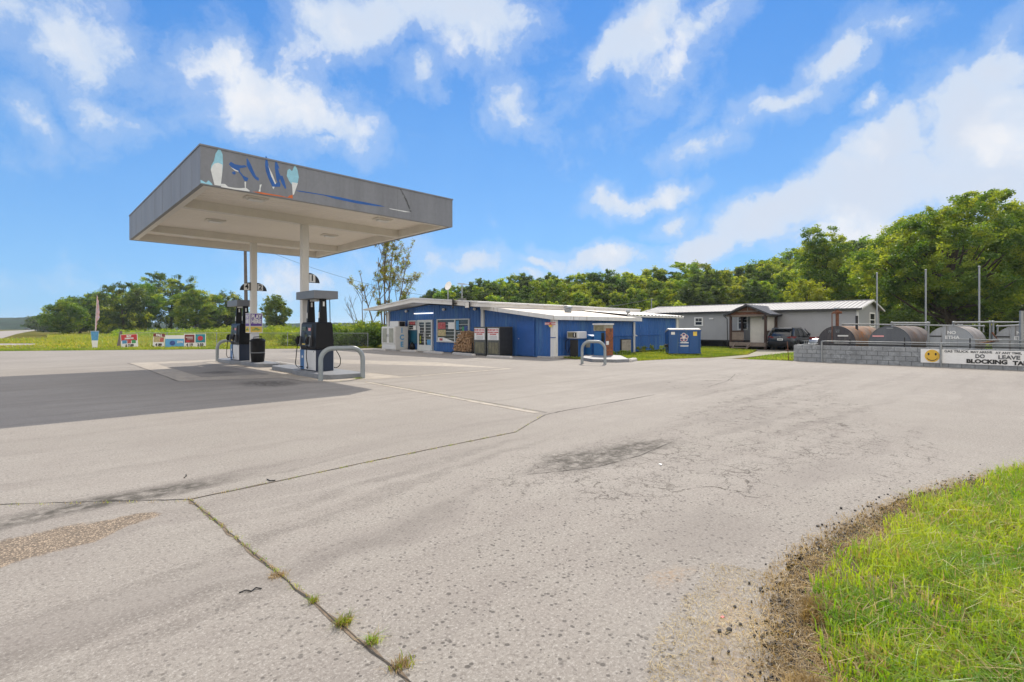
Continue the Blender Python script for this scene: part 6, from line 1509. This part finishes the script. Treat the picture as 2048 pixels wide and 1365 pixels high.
# ---------------------------------------------------------------- trees
def tree_parts(name, H, rx, ry, z0, seed, leaf, n_cl, n_per, size, cl_r, mats, matfrac=None, bark='bark', limbs=22, shape='round', trunk_r=None, root=None, lean=0):
    g = np.random.default_rng(seed); rg = random.Random(seed)
    n = n_cl; d = g.normal(size=(n, 3)); d /= np.linalg.norm(d, axis=1)[:, None]; r = g.uniform(.25, 1.0, n) ** .45
    # uneven outline: lobes
    lob = 1 + .16 * np.sin(d[:, 0] * 3.1 + seed) + .14 * np.sin(d[:, 1] * 4.3 + seed * 2) + .12 * np.sin(d[:, 2] * 5 + seed * 3)
    cz = (z0 + H) / 2; rz = (H - z0) / 2
    C = d * (r * lob)[:, None] * np.array([rx, ry, rz])
    if shape == 'cone': f = np.clip(1.15 - (C[:, 2] + rz) / (2 * rz), .12, 1); C[:, :2] *= f[:, None] * 1.25
    if shape == 'flat': C[:, 2] = np.where(C[:, 2] < 0, C[:, 2] * .8, C[:, 2])
    C[:, 2] += cz; C[:, 0] += lean * (C[:, 2] / H)
    C[:, 2] = np.minimum(C[:, 2], H - cl_r * .4)
    cr = leafcloud('crown', C, cl_r * g.uniform(.6, 1.25, n), n_per, size, mats, seed, root, .75, matfrac)
    b = B(); tr = trunk_r or H * .018
    P = [Vector((lean * t * .8 + .12 * tr * 10 * math.sin(t * 5 + seed) * t, .1 * tr * 10 * math.cos(t * 4 + seed) * t, H * .85 * t - .1)) for t in [k / 8 for k in range(9)]]
    b.tube(P, [tr * (1 - .85 * k / 8) * (1.35 if k == 0 else 1) for k in range(9)], 8)
    idx = g.choice(n, min(limbs, n), replace=False)
    for i in idx:
        c = Vector(C[i]); t = max(.12, min(.9, (c.z * rg.uniform(.35, .7)) / (H * .85))); k = t * 8; k0 = int(k); p = P[k0].lerp(P[min(k0 + 1, 8)], k - k0)
        m = p.lerp(c, .5) + Vector((rg.uniform(-.3, .3), rg.uniform(-.3, .3), -.08 * (c - p).length)); rr0 = tr * (1 - .85 * t) * .5
        b.tube([p, m, c], [rr0, rr0 * .6, rr0 * .2], 5, caps=False)
    part('trunk', b, bark, root, local=True, smooth=True)
def new_tree(kind, label, px, Y, base=0.0, group=None, **kw):
    x, y = D(px, Y); t = thing(kind, label, 'tree', (x, y, base), 0, group); tree_parts(kind, root=t, **kw); return t
# big maple at the right
mp = new_tree('maple_tree', 'huge spreading leafy tree behind the fuel tanks', 1905, 46, H=13.6, rx=7.6, ry=7.2, z0=1.5, seed=5, leaf=1, n_cl=1150, n_per=150, size=.115, cl_r=.62, mats=['leaf_green', 'leaf_yellow'], matfrac=.42, limbs=70, trunk_r=.42)
new_tree('maple_tree', 'second large leafy tree cut by the right edge of the view', 2120, 52, H=15.2, rx=6.5, ry=6.5, z0=1.2, seed=6, leaf=1, n_cl=700, n_per=120, size=.135, cl_r=.7, mats=['leaf_green', 'leaf_yellow'], matfrac=.35, limbs=40, trunk_r=.4)
# ground-level shrubbery under and between the big trees
hedge(1765, 2110, 56, 62, [(1765, 2.6), (1850, 4.2), (2110, 4.2)], 420, ['leaf_green', 'leaf_yellow'], 81, 'dark shrubs under the large tree behind the tanks', .15, 90, .8)
# middle trees
new_tree('poplar_tree', 'tall upright dark tree rising above the wood line beside the large tree', 1648, 66, H=14.6, rx=2.9, ry=2.9, z0=1.0, seed=9, leaf=1, n_cl=330, n_per=130, size=.14, cl_r=.7, mats=['leaf_green', 'leaf_yellow'], matfrac=.35, limbs=26)
new_tree('young_tree', 'bright yellow-green young tree behind the grey house roof', 1615, 58, H=6.9, rx=2.6, ry=2.6, z0=1.0, seed=10, leaf=1, n_cl=190, n_per=120, size=.115, cl_r=.5, mats=['leaf_lime', 'leaf_yellow'], matfrac=.5, limbs=18)
new_tree('young_tree', 'light green tree between the tall upright tree and the large tree', 1722, 64, H=10.4, rx=3.3, ry=3.3, z0=1.0, seed=14, leaf=1, n_cl=300, n_per=130, size=.14, cl_r=.65, mats=['leaf_yellow', 'leaf_green'], matfrac=.4, limbs=18)
new_tree('lime_bush', 'bright yellow-green bush behind the left end of the grey house', 1356, 60, H=4.9, rx=2.2, ry=2.0, z0=.3, seed=11, leaf=1, n_cl=110, n_per=80, size=.13, cl_r=.45, mats=['leaf_lime'], limbs=10)
new_tree('lime_bush', 'small yellow-green bush right of the larger bright one behind the roof', 1393, 60, H=4.35, rx=.7, ry=.7, z0=.3, seed=12, leaf=1, n_cl=35, n_per=60, size=.12, cl_r=.35, mats=['leaf_lime'], limbs=6)
new_tree('lime_bush', 'small yellow-green bush beside the service mast', 1283, 55, H=3.9, rx=.9, ry=.8, z0=.3, seed=13, leaf=1, n_cl=40, n_per=60, size=.12, cl_r=.35, mats=['leaf_lime'], limbs=6)
# single tree left of the near column
new_tree('lone_tree', 'lone mid-size tree standing between the two fuel pumps in the view', 553, 105, H=8.6, rx=2.7, ry=2.6, z0=.4, seed=15, leaf=1, n_cl=210, n_per=110, size=.15, cl_r=.6, mats=['leaf_green', 'leaf_yellow'], matfrac=.2, limbs=14)
# grove at the left
grove = [(128, 600, 3.6, 'leftmost tree of the grove beyond the meadow, pale feathery top'), (160, 585, 4.2, 'second tree of the grove, low and rounded'), (205, 587, 5.0, 'grove tree behind the feather flag'), (246, 568, 5.4, 'grove tree just right of the feather flag'),
         (290, 562, 4.6, 'grove tree with sky gaps left of the tallest one'), (343, 549, 6.4, 'tallest and fullest tree of the grove'), (392, 572, 4.6, 'grove tree right of the tallest one'), (440, 586, 4.8, 'separate rounded tree at the right end of the grove'),
         (470, 604, 3.2, 'small grove tree partly behind the far pump')]
for i, (px, top, w, lab) in enumerate(grove):
    Y = 118 + (i % 3) * 7; Ht = EYE + (HZ - top) / FOC * Y
    new_tree('grove_tree', lab, px, Y, group=None, H=Ht, rx=w, ry=w, z0=.2 + (1.5 if i == 4 else 0), seed=30 + i, leaf=1, n_cl=int(45 * w), n_per=120, size=.19, cl_r=.95, mats=['leaf_dark', 'leaf_yellow', ] if i % 2 else ['leaf_green', 'leaf_yellow'], matfrac=.28, limbs=16, trunk_r=.3)
x_, y_ = D(100, 230)
for i, (px, top, w, Y) in enumerate(((98, 630, 7, 240), (84, 637, 6, 260), (112, 628, 6, 215))):
    new_tree('distant_tree', ('dark distant tree at the foot of the far hill, middle one', 'dark distant tree at the foot of the far hill, farthest left', 'dark distant tree nearest the left grove')[i], px, Y, H=EYE + (HZ - top) / FOC * Y, rx=w, ry=w, z0=0, seed=50 + i, leaf=1, n_cl=90, n_per=50, size=.6, cl_r=1.5, mats=['leaf_dark'], limbs=4)
# wood on the slope behind the shop: four kinds, copied
def protos():
    out = []
    for k, (H, rx, mats, fr, shape) in enumerate(((10, 3.0, ['leaf_green', 'leaf_yellow'], .30, 'round'), (10, 2.6, ['leaf_dark', 'leaf_green'], .25, 'round'), (10, 3.3, ['leaf_green', 'leaf_lime'], .22, 'flat'), (10, 2.3, ['leaf_dark', 'leaf_green'], .2, 'cone'), (10, 2.9, ['leaf_yellow', 'leaf_lime'], .35, 'round'))):
        t = thing('forest_tree', 'x', 'tree', (0, 0, 0), 0, 'trees of the wood behind the store')
        tree_parts('f', H=H, rx=rx, ry=rx, z0=.6, seed=70 + k, leaf=1, n_cl=150, n_per=115, size=.165, cl_r=.66, mats=mats, matfrac=fr, limbs=14, shape=shape, root=t)
        out.append(t)
    return out
PT = protos(); used = [False] * 5
sil = [(820, 600), (835, 591), (860, 580), (880, 569), (905, 566), (930, 569), (960, 556), (1000, 553), (1040, 546), (1060, 548), (1090, 550), (1130, 547), (1160, 549), (1200, 546), (1240, 541), (1275, 540), (1310, 543), (1350, 540), (1385, 525), (1410, 528), (1440, 532), (1470, 533), (1495, 527), (1520, 524), (1550, 515), (1580, 508), (1620, 500), (1680, 488), (1740, 478), (1800, 480), (2100, 480)]
def silh(px): return float(np.interp(px, [s[0] for s in sil], [s[1] for s in sil]))
kinds_txt = {0: 'mid green rounded', 1: 'dark rounded', 2: 'broad green', 3: 'dark narrow conical', 4: 'yellow-green rounded'}
rg = random.Random(44); count = 0
landm = ((870, 'above the dish antenna'), (960, 'over the store roof'), (1080, 'over the middle of the store roof'), (1180, 'over the roof vent'), (1290, 'left of the service mast'), (1400, 'over the left part of the grey house'), (1500, 'over the porch'), (1600, 'left of the tall upright tree'), (9999, 'beside the large tree'))
ords = {}
rowtxt = ('in front row', 'mid wood', 'on skyline')
for row, (Y, step, drop, base) in enumerate(((80, 40, 40, 0.0), (94, 29, 16, 1.5), (110, 23, 0, 3.5))):
    px = 842 + row * 4
    while px < (1790 if row < 2 else 2110):
        jit = rg.uniform(-6, 6); Yt = Y + rg.uniform(-3, 3); top = silh(px + jit) + drop + rg.uniform(-6, 9) * (1 if row < 2 else .8)
        if px < 900: top = max(top, silh(px) + 2)
        Ht = EYE + (HZ - top) / FOC * Yt - base
        if Ht > 2.5:
            k = rg.choice((0, 0, 1, 2, 4) if row == 0 else (0, 1, 1, 2, 4) if row == 1 else (1, 0, 2, 0, 1, 2, 4, 3))
            lm = next(l for (lim, l) in landm if px <= lim)
            key = (k, row, lm); ords[key] = ords.get(key, 0) + 1; o = ords[key]
            lab = '%s wood tree %s, %s' % (kinds_txt[k], rowtxt[row], lm)
            if o > 1: lab = '%s %s' % ({2: 'second', 3: 'third', 4: 'fourth', 5: 'fifth', 6: 'sixth', 7: 'seventh', 8: 'eighth', 9: 'ninth', 10: 'tenth'}.get(o, 'further'), lab)
            x, y = D(px + jit, Yt); t = PT[k] if not used[k] else copy_tree(PT[k]); used[k] = True
            t.location = (x, y, base - .1); t['label'] = lab; s_ = Ht / 10; sw = s_ * rg.uniform(.85, 1.15) if row < 2 else s_ * rg.uniform(1.0, 1.35)
            t.scale = (sw, sw, s_); t.rotation_euler = (0, 0, rg.random() * 6.28); count += 1
        px += step * rg.uniform(.75, 1.2)
for k, t in enumerate(PT):
    if not used[k]:
        for c_ in list(t.children): bpy.data.objects.remove(c_)
        bpy.data.objects.remove(t)
# slope the wood stands on
b = B(); V = []; nx = 60
for i in range(nx + 1):
    px = 780 + (2500 - 780) * i / nx
    for (Y, z) in ((78, -.05), (90, .9), (105, 2.9), (130, 5.0), (180, 6.5)):
        x, y = D(px, Y); V.append((x, y, z * min(1, max(0, (px - 780) / 120))))
F = [(i * 5 + j, i * 5 + j + 1, (i + 1) * 5 + j + 1, (i + 1) * 5 + j) for i in range(nx) for j in range(4)]
b.add(V, F); struct('wooded_slope', b, 'hill_green', smooth=True)
hedge(840, 2150, 76, 80, [(840, 1.6), (1000, 2.5), (2150, 3.4)], 1300, ['leaf_green', 'leaf_yellow', ], 91, 'brush along the front of the wood', .22, 40, .9)
# far hills across the valley
def ridge(name, pts, Y, depth, seed):
    g = np.random.default_rng(seed); n = 160; V = []; px = np.linspace(pts[0][0], pts[-1][0], n); top = np.interp(px, [p[0] for p in pts], [p[1] for p in pts]); m = 26
    for i in range(n):
        Ht = EYE + (HZ - top[i]) / FOC * Y
        for j in range(m):
            t = j / (m - 1); YY = Y - depth * (1 - t); z = Ht * math.sin(t * math.pi / 2) * (1 + .05 * g.normal()) + g.normal() * .5 * (t > .1)
            X = (px[i] - 1024) / FOC * Y; x, y = lot(X * (YY / Y), YY); V.append((x, y, max(z, -.5) if j else -1))
    V = np.array(V); i = (np.arange(n - 1)[:, None] * m + np.arange(m - 1)[None]).ravel()
    o = npmesh(name, V, np.c_[i, i + m, i + m + 1, i + 1], 'hill_green'); o['kind'] = 'structure'
ridge('far_hill', [(-700, 632), (-300, 628), (-60, 640), (0, 638), (40, 637), (72, 634), (95, 636), (130, 642), (300, 647), (560, 648), (700, 647), (760, 649), (900, 652)], 720, 160, 3)
# traffic on the far road
def speck(label, px, py0, py1, w, mat):
    Yd = EYE * FOC / (py1 - HZ); x, y = D(px, Yd); return x, y
for (px, py, paint, lab) in ((55, 660.3, 'ink_black', 'tiny dark car far away on the county road'), (82, 660.8, 'label_white', 'tiny white van far away on the county road')):
    Yd = EYE * FOC / (py - HZ); x, y = D(px, Yd); o = thing('distant_car', lab, 'car', (x, y, 0), R(10))
    b = B(); b.loft([[(-1.9, -.8, .3), (-1.9, .8, .3), (-1.9, .8, .9), (-1.9, -.8, .9)], [(1.9, -.8, .3), (1.9, .8, .3), (1.9, .8, .8), (1.9, -.8, .8)]]); part('body', b, paint, o, local=True, bevel=.1)
    b = B(); b.loft([[(-1.6, -.7, .88), (1.0, -.7, .86), (1.0, .7, .86), (-1.6, .7, .88)], [(-1.2, -.6, 1.6), (.4, -.6, 1.6), (.4, .6, 1.6), (-1.2, .6, 1.6)]]); part('cabin', b, 'car_glass' if paint == 'ink_black' else paint, o, local=True)
    b = B(); [b.cyl((xx, -.85, .33), (xx, .85, .33), .33) for xx in (-1.2, 1.2)]; part('wheels', b, 'tyre', o, local=True)

# thin multi-stemmed tree with few leaves beside the shop, and its bare leaning neighbour
def twiggy(root, stems, seed, bark, leafy, clump=.16, npr=26):
    rg = random.Random(seed); b = B(); tips = []
    def grow(p, d, L, r, depth):
        n = 5; pts = [p]; q_ = p
        for k in range(n): d = (d + Vector((rg.uniform(-.09, .09), rg.uniform(-.09, .09), .02))).normalized(); q_ = q_ + d * L / n; pts.append(q_)
        b.tube(pts, [r * (1 - .75 * k / n) + .004 for k in range(n + 1)], 5, caps=False)
        if depth > 0:
            for k in range(rg.randint(4, 6)):
                t = rg.uniform(.30, .98); i = int(t * n); pp = pts[i].lerp(pts[min(i + 1, n)], t * n - i); a = rg.random() * 6.28
                side = Vector((math.cos(a), math.sin(a), rg.uniform(.2, .9))).normalized(); dd = (d * .8 + side * .75).normalized()
                grow(pp, dd, L * rg.uniform(.22, .42), r * .35, depth - 1)
        for k in range(3): tips.append(pts[-1 - k])
    for (dx, dy, lx, ly, L, r) in stems: grow(Vector((dx, dy, 0)), Vector((lx, ly, 1)).normalized(), L, r, 2)
    part('trunk', b, bark, root, local=True, smooth=True)
    if leafy:
        T = np.array([tuple(t) for t in tips if t.z > L_MIN and rg.random() < leafy])
        leafcloud('crown', T, clump, npr, .065, ['leaf_sparse', 'leaf_yellow'], seed, root, 1.0, .3)
L_MIN = 1.8
x, y = D(768, 47.5); sp = thing('sparse_tree', 'slender many-stemmed tree with thin yellowish leaves left of the store', 'tree', (x, y, 0))
vr = Vector((CT, -ST, 0))   # viewer's right
def st(off, leanx, L, r): return (vr.x * off, vr.y * off, vr.x * leanx, vr.y * leanx, L, r)
twiggy(sp, [st(-.5, -.20, 7.0, .085), st(0, -.06, 8.8, .10), st(.2, .0, 8.9, .09), st(.1, -.13, 8.2, .08), st(.3, .10, 8.6, .085), st(.6, .17, 8.4, .075), st(.3, .34, 6.8, .05)], 21, 'bark_pale', .80, .22, 34)
x, y = D(733, 46.5); bt = thing('bare_tree', 'leafless leaning dead saplings left of the thin-leaved tree', 'tree', (x, y, 0))
twiggy(bt, [st(-.1, -.20, 5.6, .06), st(-.4, -.50, 4.2, .045), st(-.2, -.34, 4.8, .04)], 23, 'bark_pale', 0)
# ---------------------------------------------------------------- summer haze between here and the hills
def haze_box(dens):
    m = bpy.data.materials.new('haze'); m.use_nodes = True; t = m.node_tree; t.nodes.clear(); q = NT(t)
    v = q.n('ShaderNodeVolumePrincipled', {'Color': (.86, .93, 1.0, 1), 'Density': dens, 'Anisotropy': .2}); o = q.n('ShaderNodeOutputMaterial'); t.links.new(v.outputs[0], o.inputs['Volume']); MAT['haze'] = m
    b = B(); b.box(-1450, 2100, -850, 2100, -3, 26); h = part('haze', b, 'haze'); h['kind'] = 'stuff'; return h
if HAZE: haze_box(HAZE)
